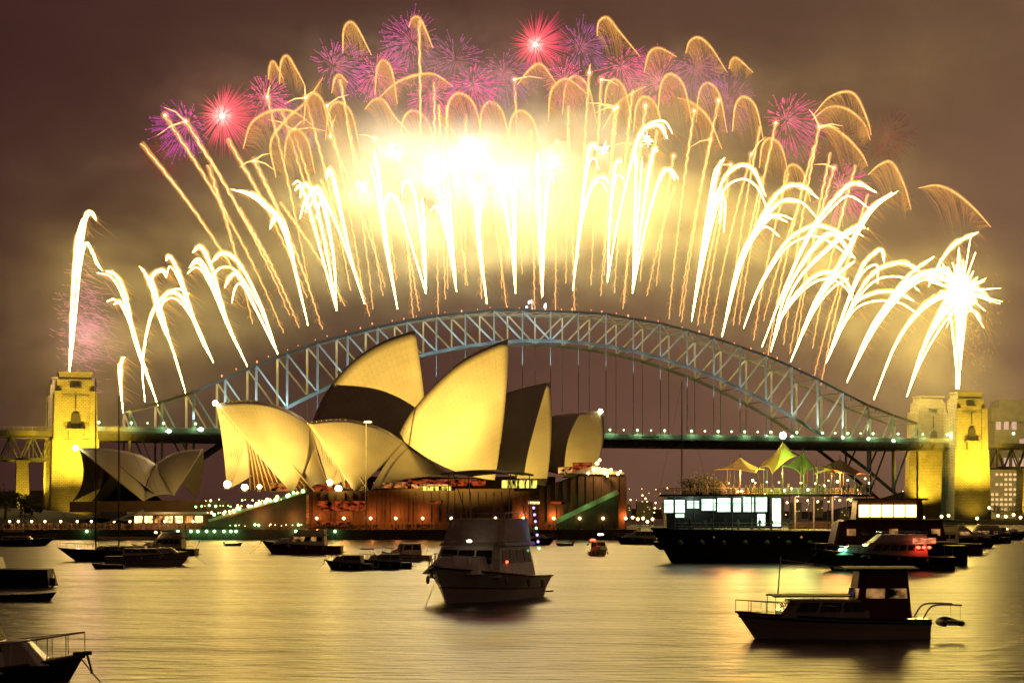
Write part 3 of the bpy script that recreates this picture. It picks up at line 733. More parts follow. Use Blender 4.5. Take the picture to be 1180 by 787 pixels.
# crowd along the quay: one mass of people
def person_mb(m, p, rnd, mi=0):
    h = rnd.uniform(1.55, 1.85); a = rnd.random()*6; c, s_ = math.cos(a), math.sin(a); sw = .21
    def q(x, y, z): return p+Vector((x*c-y*s_, x*s_+y*c, z*h))
    m.tube([q(0, 0, .42), q(0, 0, .55), q(0, 0, .7), q(0, 0, .8), q(0, 0, .84), q(0, 0, .87)], [.15, .16, .2, .19, .07, .06], 6, mi)
    for sx in (-1, 1):
        m.tube([q(sx*.09, 0, 0), q(sx*.09, 0, .26), q(sx*.08, 0, .5)], [.06, .07, .1], 5, mi)
        m.tube([q(sx*sw, 0, .8), q(sx*(sw+.05), .04, .6), q(sx*(sw+.02), .16, .45)], [.065, .05, .04], 5, mi)
    m.ball(q(0, 0, .93), .12, 7, 5, mi, (1, 1, 1.2))
rnd = random.Random(3); m = MB()
for i in range(230):
    x = rnd.uniform(2, 235); Y = rnd.choice((546, 549, 552, 554)); p = P(x, 600, Y); p.z = 3.02; person_mb(m, p, rnd)
for i in range(160):
    x = rnd.uniform(240, 720); Y = rnd.choice((544, 546, 547.5)); p = P(x, 600, Y); p.z = 3.02; person_mb(m, p, rnd)
tag(m.build('crowd', M['skin']), 'dark crowd of spectators standing along the quay', 'crowd', kind='stuff')
# ------------------------------------------------------------------ boats
def hull_mb(L, Bm, fs, fb, draft=.5, flare=.75, rake=.12, full=2.2, transom=.88):
    """fs/fb: freeboard at stern and bow; bow to +x, waterline at z=0"""
    rows = []; n = 15
    for i in range(n):
        u = i/(n-1)
        half = Bm/2*(transom+(1-transom)*min(1, u/.4)) if u < .4 else Bm/2*max(0.012, 1-((u-.4)/.6)**full)
        z = fs+(fb-fs)*u**1.8
        x0 = -L/2+L*u; wl = half*flare*(1-.55*u**3)
        def X(zz): return x0+rake*L*u**3*(zz/max(fb, .1)-1)
        pr = [(X(-draft), .02*Bm*(1-u), -draft), (X(-draft*.4), wl*.7, -draft*.4), (X(0), wl, 0), (X(z*.45), wl+(half-wl)*.3, z*.45), (X(z*.8), wl+(half-wl)*.75, z*.8), (X(z), half, z)]
        rows.append([(p[0], -p[1], p[2]) for p in pr[::-1]]+list(pr))
    m = MB(); m.grid(rows)
    k = len(rows[0])
    m.f.append(tuple(range(k))); m.m.append(0)                     # transom
    deck = [[r[0], (r[0][0], 0, r[0][2]+.06), r[-1]] for r in rows]
    m.grid([[(p[0], p[1]*.985, p[2]-.03) for p in r] for r in deck])
    return m, rows
def cabin_mb(x0, x1, w0, w1, z0, z1, fsl, rsl, round_=0):
    """deckhouse: aft end x0, forward end x1; fsl / rsl: how far the front and rear lean in at the top"""
    m = MB(); k = 6; rows = []
    for j in range(k):
        t = j/(k-1); z = z0+(z1-z0)*t; e = t**1.0; w = (w0+(w1-w0)*t)/2; a = x0+rsl*e; b = x1-fsl*e
        c = min(.35, (b-a)*.15)
        rows.append([(a, -w, z), (b-c, -w, z), (b, -w+c, z), (b, w-c, z), (b-c, w, z), (a, w, z)])
    m.grid(rows, closed=True); m.f.append(tuple(range((k-1)*6, k*6))); m.m.append(0); m.f.append(tuple(range(6))[::-1]); m.m.append(0)
    return m
def window_band(x0, x1, w0, w1, z0, z1, fsl, rsl, ta, tb, grow=.03, gaps=()):
    """strip of glass round a deckhouse between heights ta..tb (0..1), 3 cm proud; returns list of panes"""
    def at(t):
        z = z0+(z1-z0)*t; w = (w0+(w1-w0)*t)/2+grow; return z, w, x0+rsl*t, x1-fsl*t+grow
    za, wa, aa, ba = at(ta); zb, wb, ab, bb = at(tb); out = []
    for sg in (-1, 1):
        n = max(2, int((x1-x0)/1.5))
        for i in range(n):
            u0 = .06+.84*i/n; u1 = .06+.84*(i+.86)/n
            m = MB(); pts = [(aa+(ba-aa)*u0, sg*wa, za), (aa+(ba-aa)*u1, sg*wa, za), (ab+(bb-ab)*u1, sg*wb, zb), (ab+(bb-ab)*u0, sg*wb, zb)]
            m.prism(pts, (0, 0, 0), (0, -sg*.1, 0)); out.append(m)
    for i in range(3):
        y0 = -.82+.56*i; y1 = y0+.5
        m = MB(); pts = [(ba, wa*y0, za), (ba, wa*y1, za), (bb, wb*y1, zb), (bb, wb*y0, zb)]; m.prism(pts, (0, 0, 0), (-.1, 0, 0)); out.append(m)
    return out
def bowrail(rows, u0, h, name, parent, mat='chrome'):
    m = MB(); n = len(rows); i0 = int(u0*(n-1))
    for e in (0, -1):
        top = []
        for r in rows[i0:]:
            p = Vector(r[e]); q = p+Vector((0, -p.y*.06, h)); top.append(q); m.tube([p, q], .022, 5)
        m.tube(top, .028, 5)
    return m.build(name, M[mat], parent, world_space=False)
def place(name, x, y, heading, label, cat, group=None):
    """on the water at photo column x, waterline row y; heading in degrees, 0 = bow to the right, 180 = bow to the left, 270 = bow to the camera"""
    Y = EYE*F/(y-590)
    return empty(name, P(x, y, Y), label, cat, group, R(heading))
def part(m, name, mat, parent, **kw): return m.build(name, M[mat] if isinstance(mat, str) else mat, parent, world_space=False, **kw)
def person(parent_loc, rot, label, group, seed):
    pass
M['canvas'] = pbr('pale_canvas', (.66, .62, .56), .85, 0, .12, 2, .15)
M['navred'] = emis('nav_red', (1, .05, .02), 9, 'NONE'); M['navgreen'] = emis('nav_green', (.25, 1, .5), 7, 'NONE'); M['navwhite'] = emis('nav_white', (1, .8, .5), 8, 'NONE')
M['cabinglow'] = emis('cabin_glow', (1, .5, .16), .45, 'NONE', noise=(.7, .7, 1))

def cruiser(name, x, y, hd, L, label, cat='motor cruiser', hullm='white', Bk=.33, fly=True, bimini=False, cover=True, nav=None, glow=False, mast=0, group=None, low=False, dinghy_davit=False, canopy=False, ch=0, fh=1.15):
    e = place(name, x, y, hd, label, cat, group); Bm = L*Bk; fs = L*.085+.25; fb = L*.13+.45
    hm, rows = hull_mb(L, Bm, fs, fb); h = part(hm, 'hull', hullm, e, smooth=False)
    m = MB()
    for k in (0, -1): m.tube([Vector(r[k])+Vector((0, 0, -.06)) for r in rows], .06, 5)
    part(m, 'rub_rail', 'dark', h)
    m = MB()
    for k in (2, -3): m.tube([Vector(r[k])*1.004 for r in rows], .045, 4)
    part(m, 'boot_stripe', 'maroon', h)
    x0, x1 = -L*.30, L*.20; w0 = Bm*.82; z0 = fs+.05; z1 = z0+(ch or (1.15 if low else 1.9))
    part(cabin_mb(x0, x1, w0, w0*.84, z0, z1, L*.085, .15), 'cabin', 'white' if hullm != 'black' else 'offwhite', e, bevel=.05)
    for w in window_band(x0, x1, w0, w0*.84, z0, z1, L*.085, .15, .45, .88): part(w, 'window', 'cabinglow' if glow and random.random() < .6 else 'glass', e)
    part(cabin_mb(L*.1, L*.36, w0*.8, w0*.55, z0+.25, fb+.5, L*.1, 0), 'foredeck_trunk', 'white', e, bevel=.05)
    bowrail(rows, .5, .75, 'bow_rail', e)
    top = z1
    if fly:
        part(cabin_mb(x0-.2, x1-L*.1, w0*.96, w0*.9, z1+.01, z1+.22, .1, -.1), 'flybridge_deck', 'offwhite', e)
        part(cabin_mb(x0+.1, x1-L*.11, w0*.88, w0*.78, z1+.22, z1+fh, L*.06, .0), 'flybridge_cover' if cover else 'flybridge_coaming', 'canvas' if cover else 'white', e, bevel=.06)
        m = MB(); a = (x0+.05, x1-L*.17)
        for sg in (-1, 1):
            for xx in (a[0], (a[0]+a[1])/2, a[1]): m.tube([(xx, sg*w0*.42, z1+fh-.05), (xx, sg*w0*.42, z1+fh+.35)], .025, 5)
            m.tube([(a[0], sg*w0*.42, z1+fh+.35), (a[1], sg*w0*.42, z1+fh+.35)], .03, 5)
        m.tube([(a[1], -w0*.42, z1+fh+.35), (a[1], w0*.42, z1+fh+.35)], .03, 5); part(m, 'flybridge_rail', 'chrome', e)
        top = z1+fh+.05
    if bimini:
        zb = z1+bimini; m = MB(); rws = []
        for i in range(7):
            xx = x0-.1+(x1-L*.12-x0)*i/6; rws.append([(xx, yy*w0*.46, zb+.16*(1-yy*yy)+.1*math.sin(math.pi*i/6)) for yy in (-1, -.6, -.2, .2, .6, 1)])
        m.grid(rws); b = part(m, 'bimini_top', 'canvas', e); b.modifiers.new('s', 'SOLIDIFY').thickness = .12
        for sg in (-1, 1):
            for xx, dx in ((x0+.3, .25), (x0+.9, L*.16), (x1-L*.2, -.2)): m = MB(); m.tube([(xx, sg*w0*.43, z1+fh-.15), (xx+dx, sg*w0*.45, zb)], .035, 5); part(m, 'bimini_pole', 'chrome', b)
        m = MB(); m.tube([(x0+.6, 0, zb+.2), (x0+.3, 0, zb+1.9)], .03, 5); m.tube([(x0+.6, .5, zb+.2), (x0+.2, .6, zb+2.6)], .015, 4); part(m, 'aerial', 'white', b)
        top = zb
    if mast:
        m = MB(); m.tube([(x0+L*.15, 0, z1), (x0+L*.13, 0, z1+mast)], [.08, .04], 6); m.beam((x0+L*.14, -.9, z1+mast*.75), (x0+L*.14, .9, z1+mast*.75), .05); part(m, 'mast', 'grey', e)
    if canopy:
        m = MB(); rws = [[(xx, yy*w0*.5, z0+2.0+.12*(1-yy*yy)) for yy in (-1, -.5, 0, .5, 1)] for xx in (-L*.5, -L*.4, -L*.28)]
        m.grid(rws); c = part(m, 'cockpit_awning', 'canvas', e); c.modifiers.new('s', 'SOLIDIFY').thickness = .08
        for sg in (-1, 1): m = MB(); m.tube([(-L*.48, sg*w0*.47, fs), (-L*.48, sg*w0*.47, z0+2)], .03, 5); part(m, 'awning_pole', 'chrome', c)
    m = MB(); m.box((-L/2-.3, 0, .32), (.75, Bm*.8, .1)); part(m, 'swim_platform', 'wood', e)
    for lx, ly, lz, mt, r in (nav or ()):
        m = MB(); m.ball((lx*L, ly*Bm, lz), r, 8, 5, sc=(1, 1.6, .7)); part(m, 'navigation_light', mt, e)
    m = MB(); m.tube([(L*.45, 0, fb), (L*.53, 0, fb+.05)], .07, 6); m.tube([(L*.51, 0, fb), (L*.53, 0, fb-.6)], .05, 5); m.beam((L*.53, -.22, fb-.62), (L*.53, .22, fb-.62), .07); part(m, 'anchor', 'grey', e)
    for sg in (-1, 1):
        for u in (3, 6, 9):
            p = Vector(rows[u][0 if sg < 0 else -1]); m = MB(); m.tube([p+Vector((0, sg*.1, .05)), p+Vector((0, sg*.14, -.25))], .015, 4); m.ball(p+Vector((0, sg*.17, -.5)), .14, 8, 6, sc=(1, 1, 1.9)); part(m, 'fender', 'offwhite', e)
    m = MB(); m.tube(spline([(L*.47, 0, fb), (L*.56, .2, fb*.45), (L*.7, .4, -.4)], 8), .025, 4); part(m, 'anchor_line', 'canvas', e)
    m = MB(); m.tube([(-L*.46, -Bm*.3, fs), (-L*.52, -Bm*.3, fs+1.5)], .02, 4); m.grid([[(-L*.505-.02*j, -Bm*.3-.09*j, fs+1.45-.14*k-.03*j) for j in range(6)] for k in range(3)]); part(m, 'ensign', 'navy', e)
    return e, L, Bm, fs, fb, z1, top, rows

# the flybridge cruiser in front of the podium
bt = cruiser('motor_cruiser', 551, 691, 248, 13.4, 'dark flybridge motor cruiser with canvas top anchored in the middle of the harbour', Bk=.44, bimini=4.4, ch=1.85, fh=1.65, nav=((.06, -.34, 2.35, 'navred', .13), (.05, .36, 2.35, 'navred', .16), (.21, .1, 3.62, 'navwhite', .12), (.0, -.42, 2.7, 'navwhite', .08)))
e = bt[0]; e.scale = (1.42, 1.42, 1.5)
for k, (px_, py_, pz) in enumerate(((-2.0, -1.2, 4.9), (-2.4, 1.1, 4.9), (-4.9, -.6, 2.1), (-5.1, .8, 2.1), (-2.8, .2, 4.9))):
    mm = MB(); person_mb(mm, Vector((0, 0, 0)), random.Random(40+k)); w = Matrix.Translation(e.location) @ Matrix.Rotation(R(248), 4, 'Z') @ Matrix.Diagonal((1.42, 1.42, 1.5, 1))
    o = mm.build('person', M['skin'], None, loc=None); o.location = w @ Vector((px_, py_, pz-.9))
    tag(o, ('dark figure standing at the helm under the canvas top of the middle cruiser', 'dark figure beside the helm on the middle cruiser flybridge', 'figure in the stern cockpit of the middle cruiser, nearer side', 'figure in the stern cockpit of the middle cruiser, farther side', 'figure between two others on the middle cruiser flybridge')[k], 'person')
M['party'] = emis('party_light', (.35, .25, 1), 3, 'NONE'); M['partyg'] = emis('party_green', (.3, 1, .4), 3, 'NONE')
for k in range(7):
    m = MB(); m.ball((-3.4-.16*k, 2.5, 5.6-.42*k), .09, 6, 4); part(m, 'party_light', 'partyg' if k in (3, 6) else 'party', e)
# low motor launch at the front right, wheelhouse with dark awning over the cockpit
lx = place('motor_launch', 957, 735, 184, 'white hulled motor launch with dark wheelhouse and stern davits, close at the right', 'motor launch')
L = 12.2; hm, rows = hull_mb(L, 3.6, 1.25, 1.75, .5, .8, .1); h = part(hm, 'hull', 'white', lx)
m = MB()
for k in (0, -1): m.tube([Vector(r[k])+Vector((0, 0, -.05)) for r in rows], .075, 5)
part(m, 'rub_rail', 'dark', h)
m = MB()
for k in (1, -2): m.tube([Vector(r[k])*1.006 for r in rows], .06, 4)
part(m, 'boot_stripe', 'navy', h)
cb = cabin_mb(-2.2, 3.6, 2.9, 2.5, 1.35, 2.5, .9, .1); part(cb, 'cabin', 'offwhite', lx, bevel=.06)
for w_ in window_band(-2.2, 3.6, 2.9, 2.5, 1.35, 2.5, .9, .1, .35, .85): part(w_, 'window', 'glass', lx)
part(cabin_mb(-4.9, -1.2, 2.8, 2.4, 1.3, 4.35, .5, .25), 'wheelhouse', 'maroon', lx, bevel=.06)
for w_ in window_band(-4.9, -1.2, 2.8, 2.4, 1.3, 4.35, .5, .25, .42, .62): part(w_, 'window', 'cabinglow' if random.random() < .5 else 'glass', lx)
m = MB(); rws = [[(xx, yy*1.55, 4.45+.12*(1-yy*yy)) for yy in (-1, -.5, 0, .5, 1)] for xx in (-5.3, -3, -.6)]; m.grid(rws); aw = part(m, 'wheelhouse_roof', 'dark', lx); aw.modifiers.new('s', 'SOLIDIFY').thickness = .12
m = MB(); m.grid([[(xx, yy*1.3, 2.75+.1*(1-yy*yy)) for yy in (-1, 0, 1)] for xx in (-1.1, 1, 3.9)]); aw2 = part(m, 'foredeck_awning', 'dark', lx); aw2.modifiers.new('s', 'SOLIDIFY').thickness = .1
for sg in (-1, 1):
    for xx in (3.8, 1.4): m = MB(); m.tube([(xx, sg*1.25, 1.5), (xx, sg*1.25, 2.75)], .03, 5); part(m, 'awning_pole', 'chrome', aw2)
m = MB(); m.tube([(3.4, 0, 2.6), (3.2, 0, 5.2)], [.05, .03], 6); m.tube([(3.3, 0, 5.0), (-.6, 0, 4.5)], .012, 4); part(m, 'mast', 'chrome', lx)
for sg in (-1, 1):
    m = MB(); m.tube(spline([(-5.7, sg*1.0, 1.25), (-6.2, sg*1.0, 2.0), (-7.0, sg*1.0, 2.15), (-8.2, sg*1.0, 2.1)], 10), .055, 6); m.tube([(-8.1, sg*1.0, 2.1), (-8.1, sg*1.0, 1.1)], .015, 4); part(m, 'davit', 'chrome', lx)
bowrail(rows, .45, .7, 'bow_rail', lx)
m = MB(); m.box((-6.05, .7, .95), (.05, .9, .55)); part(m, 'number_board', 'white', lx)
tn = empty('inflatable_tender', lx.matrix_basis @ Vector((-7.7, 0, .95)), 'small grey inflatable slung from the davits behind the near launch', 'tender', None, R(94))
m = MB()
for sg in (-1, 1): m.tube(spline([(-1.2, sg*.55, 0), (.3, sg*.58, 0), (1.0, sg*.35, .08), (1.3, 0, .14)], 12), [.05]+[.2]*11+[.19], 8)
part(m, 'tube', 'grey', tn, smooth=True); m = MB(); m.box((-.1, 0, -.08), (2.0, .9, .06)); part(m, 'floor', 'dark', tn); m = MB(); m.box((-.1, 0, .12), (.25, 1.0, .05)); part(m, 'seat', 'wood', tn)
# near bow cut by the lower left corner
nb = cruiser('motor_cruiser', -38, 812, 6, 9.6, 'black bow and low cabin of the nearest boat, cut off by the lower corner', hullm='navy', Bk=.36, fly=False, low=True, ch=1.7); nb[0].scale = (1, 1, 1.22)
# cruiser with red and green lights, right of centre
c2 = cruiser('motor_cruiser', 1018, 657, 184, 19, 'long dark cruiser with green bow light and red stern lights lying before the floating restaurant', hullm='black', Bk=.26, fly=True, cover=False, low=False, canopy=True,
             nav=((.34, .42, 2.9, 'navgreen', .32), (.31, .43, 2.9, 'navgreen', .25), (-.22, .5, 3.2, 'navred', .3), (-.26, .5, 3.2, 'navred', .26), (-.3, .5, 3.2, 'navred', .26)))
M['redsign'] = emis('red_sign', (1, .28, .12), .9, 'NONE', noise=(1, 1, 3))
m = MB(); m.box((-5.0, 2.48, 4.1), (3.2, .12, .8)); part(m, 'stern_window', 'redsign', c2[0])
# small white boat near the end of the podium
c3 = cruiser('cabin_boat', 691, 640, 292, 6.0, 'small white cabin boat seen bow-on off the end of the podium', 'cabin boat', Bk=.42, fly=False, nav=((.0, -.5, 2.9, 'navred', .3), (-.12, -.5, 2.9, 'navred', .25), (.0, .0, 3.9, 'navwhite', .28), (.0, .2, 3.9, 'navwhite', .22)))
# the grey launch left of centre and its neighbours
c4 = cruiser('motor_cruiser', 348, 638, 176, 15.5, 'dark motor yacht with raked white cabin lying along the quay before the mast', hullm='maroon', Bk=.27, fly=True, cover=False, glow=True)
c5 = cruiser('runabout', 402, 656, 170, 6.8, 'open black runabout with raked windscreen, left one of a rafted pair', 'runabout', hullm='black', Bk=.36, fly=False, low=True, canopy=True)
c6 = cruiser('runabout', 444, 655, 186, 7.4, 'black runabout with folded canopy, beside the bow of the middle cruiser', 'runabout', hullm='black', Bk=.34, fly=False, low=True)
c7 = cruiser('cabin_boat', 468, 646, 200, 8.0, 'white cabin boat half hidden behind the middle cruiser bow', 'cabin boat', Bk=.36, fly=False)
for x, y, hd, L_, lb in ((650, 629, 185, 4.0, 'tiny dark dinghy floating between the middle cruiser and the small white boat'), (269, 629, 10, 4.2, 'tiny dark dinghy off the green lamps of the quay'),
                         (124, 655, 182, 4.6, 'grey inflatable dinghy lying before the two masted yacht'), (30, 692, 4, 5.4, 'low dark dinghy under the stern of the boat at the edge')):
    e = place('dinghy', x, y, hd, lb, 'dinghy'); Bm = 1.7
    hm, rows = hull_mb(L_, Bm, .55, .75, .2, .8, .1, 2.5, .95); part(hm, 'hull', 'grey' if L_ < 5 else 'dark', e)
    m = MB()
    for xx in (-L_*.2, L_*.12): m.box((xx, 0, .62), (.3, Bm*.8, .06))
    part(m, 'seat', 'wood', e)
    m = MB(); m.box((-L_/2-.12, 0, .8), (.35, .35, .5)); m.box((-L_/2-.15, 0, .25), (.14, .14, .9)); part(m, 'outboard_motor', 'dark', e)
# stern of a boat at the left edge with its outboard
e = place('outboard_cruiser', -18, 676, 183, 'dark stern of a cruiser with outboard motor and ladder at the picture edge', 'cruiser'); L = 14.0
hm, rows = hull_mb(L, 3.8, 1.9, 2.3, .4, .8); part(hm, 'hull', 'black', e); part(cabin_mb(-2, 4, 3.0, 2.6, 1.95, 3.2, 1, .3), 'cabin', 'offwhite', e, bevel=.05)
for w_ in window_band(-2, 4, 3.0, 2.6, 1.95, 3.2, 1, .3, .35, .85): part(w_, 'window', 'glass', e)
m = MB(); m.box((-7.35, .4, .55), (.6, .55, .8)); m.box((-7.3, .4, -.1), (.2, .2, 1.0)); part(m, 'outboard_motor', 'dark', e)
m = MB()
for sg in (-1, 1): m.tube([(-7.1, -.8+sg*.25, 1.9), (-7.6, -.8+sg*.25, .1)], .04, 5)
for k in range(4): m.tube([(-7.2-.12*k, -1.05, 1.5-.4*k), (-7.2-.12*k, -.55, 1.5-.4*k)], .03, 5)
part(m, 'ladder', 'chrome', e)
# two masted yacht and company at the left
def yacht(x, y, hd, L, masts, label, hullm='navy'):
    e = place('sailing_yacht', x, y, hd, label, 'sailing yacht'); Bm = L*.24
    hm, rows = hull_mb(L, Bm, L*.055+.4, L*.08+.5, .6, .8, .14); part(hm, 'hull', hullm, e)
    z0 = L*.055+.4; part(cabin_mb(-L*.2, L*.2, Bm*.62, Bm*.5, z0, z0+.9, .7, .2), 'deckhouse', 'offwhite', e, bevel=.05)
    for w_ in window_band(-L*.2, L*.2, Bm*.62, Bm*.5, z0, z0+.9, .7, .2, .35, .75): part(w_, 'window', 'glass', e)
    for xx, hh in masts:
        m = MB(); m.tube([(xx*L, 0, z0), (xx*L, 0, hh)], [.13, .08], 6); mast_ = part(m, 'mast', 'dark', e)
        m = MB(); m.beam((xx*L, -1.1, z0+(hh-z0)*.55), (xx*L, 1.1, z0+(hh-z0)*.55), .07); m.tube([(xx*L, 0, z0+1.9), (xx*L-L*.3, 0, z0+1.9)], .09, 6); part(m, 'boom', 'dark', mast_)
        m = MB()
        for sg in (-1, 1): m.tube([(xx*L, 0, hh-.2), (xx*L, sg*1.1, z0+(hh-z0)*.55), (xx*L, sg*Bm*.46, z0)], .016, 4)
        m.tube([(xx*L, 0, hh-.2), (L*.49, 0, L*.08+.5)], .016, 4); m.tube([(xx*L, 0, hh-.2), (-L*.48, 0, z0)], .016, 4); part(m, 'stay', 'grey', mast_)
        m = MB(); m.tube([(xx*L-.3, 0, z0+2.15), (xx*L-L*.28, 0, z0+2.1)], [.3, .17], 8); part(m, 'furled_sail', 'canvas', mast_)
    bowrail(rows, .5, .8, 'bow_rail', e)
    return e
yacht(140, 646, 182, 21, ((.2, 30.0), (.02, 27.0)), 'two masted sailing yacht lying below the brown sail roofs')
cruiser('motor_cruiser', 172, 651, 4, 13, 'long low pale launch lying alongside the two masted yacht', hullm='offwhite', Bk=.25, fly=False, low=True)
cruiser('motor_cruiser', 190, 640, 175, 12, 'dark flybridge boat with one orange lamp behind the pale launch', hullm='black', fly=True, nav=((.1, .45, 4.3, 'bulb', .3),))
yacht(790, 633, 184, 16, ((.05, 36.0),), 'dark sailing yacht with very tall mast behind the floating restaurant')
yacht(20, 629, 2, 18, ((.1, 10.0),), 'low dark yacht with stub mast lying by the garden quay', 'black')
# craft off the north shore at the right
for k, (x, y, hd, L_, lb, fl) in enumerate(((1105, 631, 8, 20, 'broad dark flybridge boat before the foot of the far tower', True), (1152, 622, 2, 17, 'dark low boat at the end of the moored line by the edge', False), (1062, 639, 176, 22, 'big dark cruiser with long cabin just behind the orange lit ferry', True),
                                          (1130, 626, 184, 15, 'dark boat between the broad flybridge boat and the edge boat', True), (738, 627, 180, 13, 'small dark launch near the bow of the floating restaurant', False), (610, 628, 0, 13, 'dark launch tied up behind the middle cruiser at the quay', True))):
    cruiser('motor_cruiser', x, y, hd, L_, lb, hullm='black', fly=fl, glow=k in (0, 3), Bk=.25, nav=((.1, -.4, 3.2, 'bulb', .25),) if k in (1, 3) else None, mast=8 if k in (0, 3) else 0)

# floating restaurant: dark hulled double deck vessel with tents
fr = place('floating_restaurant', 876, 648, 180, 'long double deck floating restaurant with lit lower saloon and a tented top deck', 'restaurant ship')
fp = fr.location.copy(); Yv = fp.y
def W2(x, y, dy=0):                       # photo point on the vessel's near side, in vessel coordinates
    p = P(x, y, Yv+dy)-fp; return Vector((-p.x, -p.y, p.z))
hm, rows = hull_mb(34.6, 10, 4.9, 5.4, 1, .88, .09, 3.2, .96); part(hm, 'hull', 'black', fr)
m = MB()
for k in (0, -1): m.tube([Vector(r[k]) for r in rows], .16, 5)
part(m, 'rub_rail', 'dark', fr)
zt = W2(0, 571).z; zl = 5.25
m = MB(); m.box((-.4, 0, zt), (33.6, 10.4, .35)); part(m, 'upper_deck', 'dark', fr)
m = MB(); m.box((5.9, -1.6, (zl+zt)/2), (18.2, 5.6, zt-zl-.4)); part(m, 'saloon', 'dark', fr)
M['saloonlight'] = emis('saloon_window', (.68, 1, .7), 2.6, 'AUTO', noise=(.7, .1, .5), lo=.45)
wins = [(764, 775.5, 576, 591), (776, 788.5, 576, 591), (790.5, 805, 577, 586), (807, 824, 575, 588.5), (825, 841, 574, 590), (843.5, 853, 574, 590), (855, 868, 573, 590), (869, 883, 573, 590), (871, 881, 592, 606), (888, 899, 574, 607), (777, 788, 592, 596.5)]
for (a, b_, c, d) in wins:
    p0 = W2(a, c); p1 = W2(b_, d); m = MB(); m.box(((p0.x+p1.x)/2, 1.26, (p0.z+p1.z)/2), (abs(p0.x-p1.x), .12, abs(p0.z-p1.z))); o = part(m, 'window', 'saloonlight', fr)
    m = MB(); z_ = (p0.z+p1.z)/2
    for xx in (p0.x, p1.x): m.box((xx, 1.34, z_), (.14, .12, abs(p0.z-p1.z)+.2))
    m.box(((p0.x+p1.x)/2, 1.345, min(p0.z, p1.z)), (abs(p0.x-p1.x)+.2, .12, .14)); m.box(((p0.x+p1.x)/2, 1.35, z_+.3), (abs(p0.x-p1.x), .08, .07)); part(m, 'frame', 'dark', o)
for xx in range(-16, 17, 3):
    m = MB(); m.tube([(xx, 4.7, zl), (xx, 4.7, zt-.17)], .1, 5); part(m, 'post', 'dark', fr)
m = MB()
for zz in (.5, 1.05): m.tube([(-16.6, 4.85, zl+zz), (14, 4.85, zl+zz)], .04, 4)
for xx in range(-16, 15): m.tube([(xx, 4.85, zl), (xx, 4.85, zl+1.05)], .03, 4)
part(m, 'lower_railing', 'rail', fr)
m = MB()
for sd in (4.95, -4.95):
    for zz in (.45, .8, 1.15): m.tube([(-16.8, sd, zt+zz), (16, sd, zt+zz)], .04, 4)
    for k in range(33): m.tube([(-16.8+k, sd, zt), (-16.8+k, sd, zt+1.15)], .035, 4)
part(m, 'upper_railing', 'rail', fr)
for k in range(9):
    m = MB(); m.ball((-14+3.4*k, 4.93+.0, 3.2), .45, 10, 6, sc=(1, .45, 1)); part(m, 'tyre_fender', 'grey', fr)
    if k in (2, 3, 6): m = MB(); m.ball((-12.6+3.4*k, 4.9, 4.1), .2, 8, 5, sc=(1, .4, 1)); part(m, 'porthole', 'cabinglow', fr)
# open stern saloon: columns, bar and warm light
for xx in (-3.6, -6, -9, -12, -15.5):
    m = MB(); m.tube([(xx, -3, zl), (xx, -3, zt-.2)], .16, 6); part(m, 'column', 'offwhite', fr)
m = MB(); m.box((-9.5, -3.6, zl+.6), (9, 1, 1.1)); part(m, 'bar_counter', 'wood', fr)
m = MB(); m.beam(W2(884, 574)+Vector((0, .4, 0)), W2(912, 606)+Vector((0, .4, 0)), .3); part(m, 'stair', 'offwhite', fr)
for k in range(7):
    m = MB(); m.ball((-4.5-1.7*k, -2.0+random.uniform(-1, 1), zt-.7-.5*random.random()), .18, 6, 4); part(m, 'ceiling_bulb', 'bulb', fr)
lamp('POINT', fr.matrix_basis @ Vector((-6, 0, zt-1)), 700, (1, .6, .2), .3); lamp('POINT', fr.matrix_basis @ Vector((-12, 0, zt-1)), 500, (1, .5, .2), .3)
for xx in (11, 3): lamp('POINT', fr.matrix_basis @ Vector((xx, 3.2, zt-.9)), 160, (.75, 1, .75), .4)
# tents on the top deck: stretched membrane peaks
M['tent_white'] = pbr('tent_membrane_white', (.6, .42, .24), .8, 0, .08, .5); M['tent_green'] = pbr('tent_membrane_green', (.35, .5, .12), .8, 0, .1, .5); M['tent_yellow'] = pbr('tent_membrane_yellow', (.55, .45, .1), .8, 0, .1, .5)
def tent(peak, cor, mat, label):
    """peak and four corners given in photo points with depth offsets"""
    base = fr.matrix_basis @ W2(peak[0], 571, peak[2]); e = empty('peaked_tent', base, label, 'tent', 'peaked tents on the restaurant top deck')
    pk = P(peak[0], peak[1], Yv+peak[2]); cs = [P(x, y, Yv+d) for x, y, d in cor]; m = MB(); rows_ = []
    n = len(cs); per = []
    for i in range(n):
        a, b = cs[i], cs[(i+1) % n]; mid = (a+b)/2
        for k in range(6):
            t = k/6; q = a+(b-a)*t; c = (a+b+pk+pk*.0)/3 if False else mid
            q = q+(pk-mid)*.16*math.sin(math.pi*t)*.9; per.append(q)
    for j in range(8):
        t = j/7; rows_.append([q+(pk-q)*t+Vector((0, 0, -(pk.z-q.z)*.2*math.sin(math.pi*t)*(1-.2*t))) for q in per])
    m.grid(rows_, closed=True); o = m.build('membrane', M[mat], e, smooth=True); o.modifiers.new('s', 'SOLIDIFY').thickness = .06
    m = MB(); m.tube([Vector((pk.x, pk.y, base.z)), pk+Vector((0, 0, .6))], [.12, .07], 6); m.build('centre_pole', M['dark'], e)
    for c in cs:
        m = MB(); m.tube([Vector((c.x, c.y, base.z)), c], .07, 5); m.build('corner_pole', M['dark'], e)
    return pk, base
tent((853, 527, 4), ((823, 541, 0), (872, 545, 0), (884, 541, 8), (838, 539, 8)), 'tent_white', 'pale orange-lit peaked tent nearest the restaurant bow')
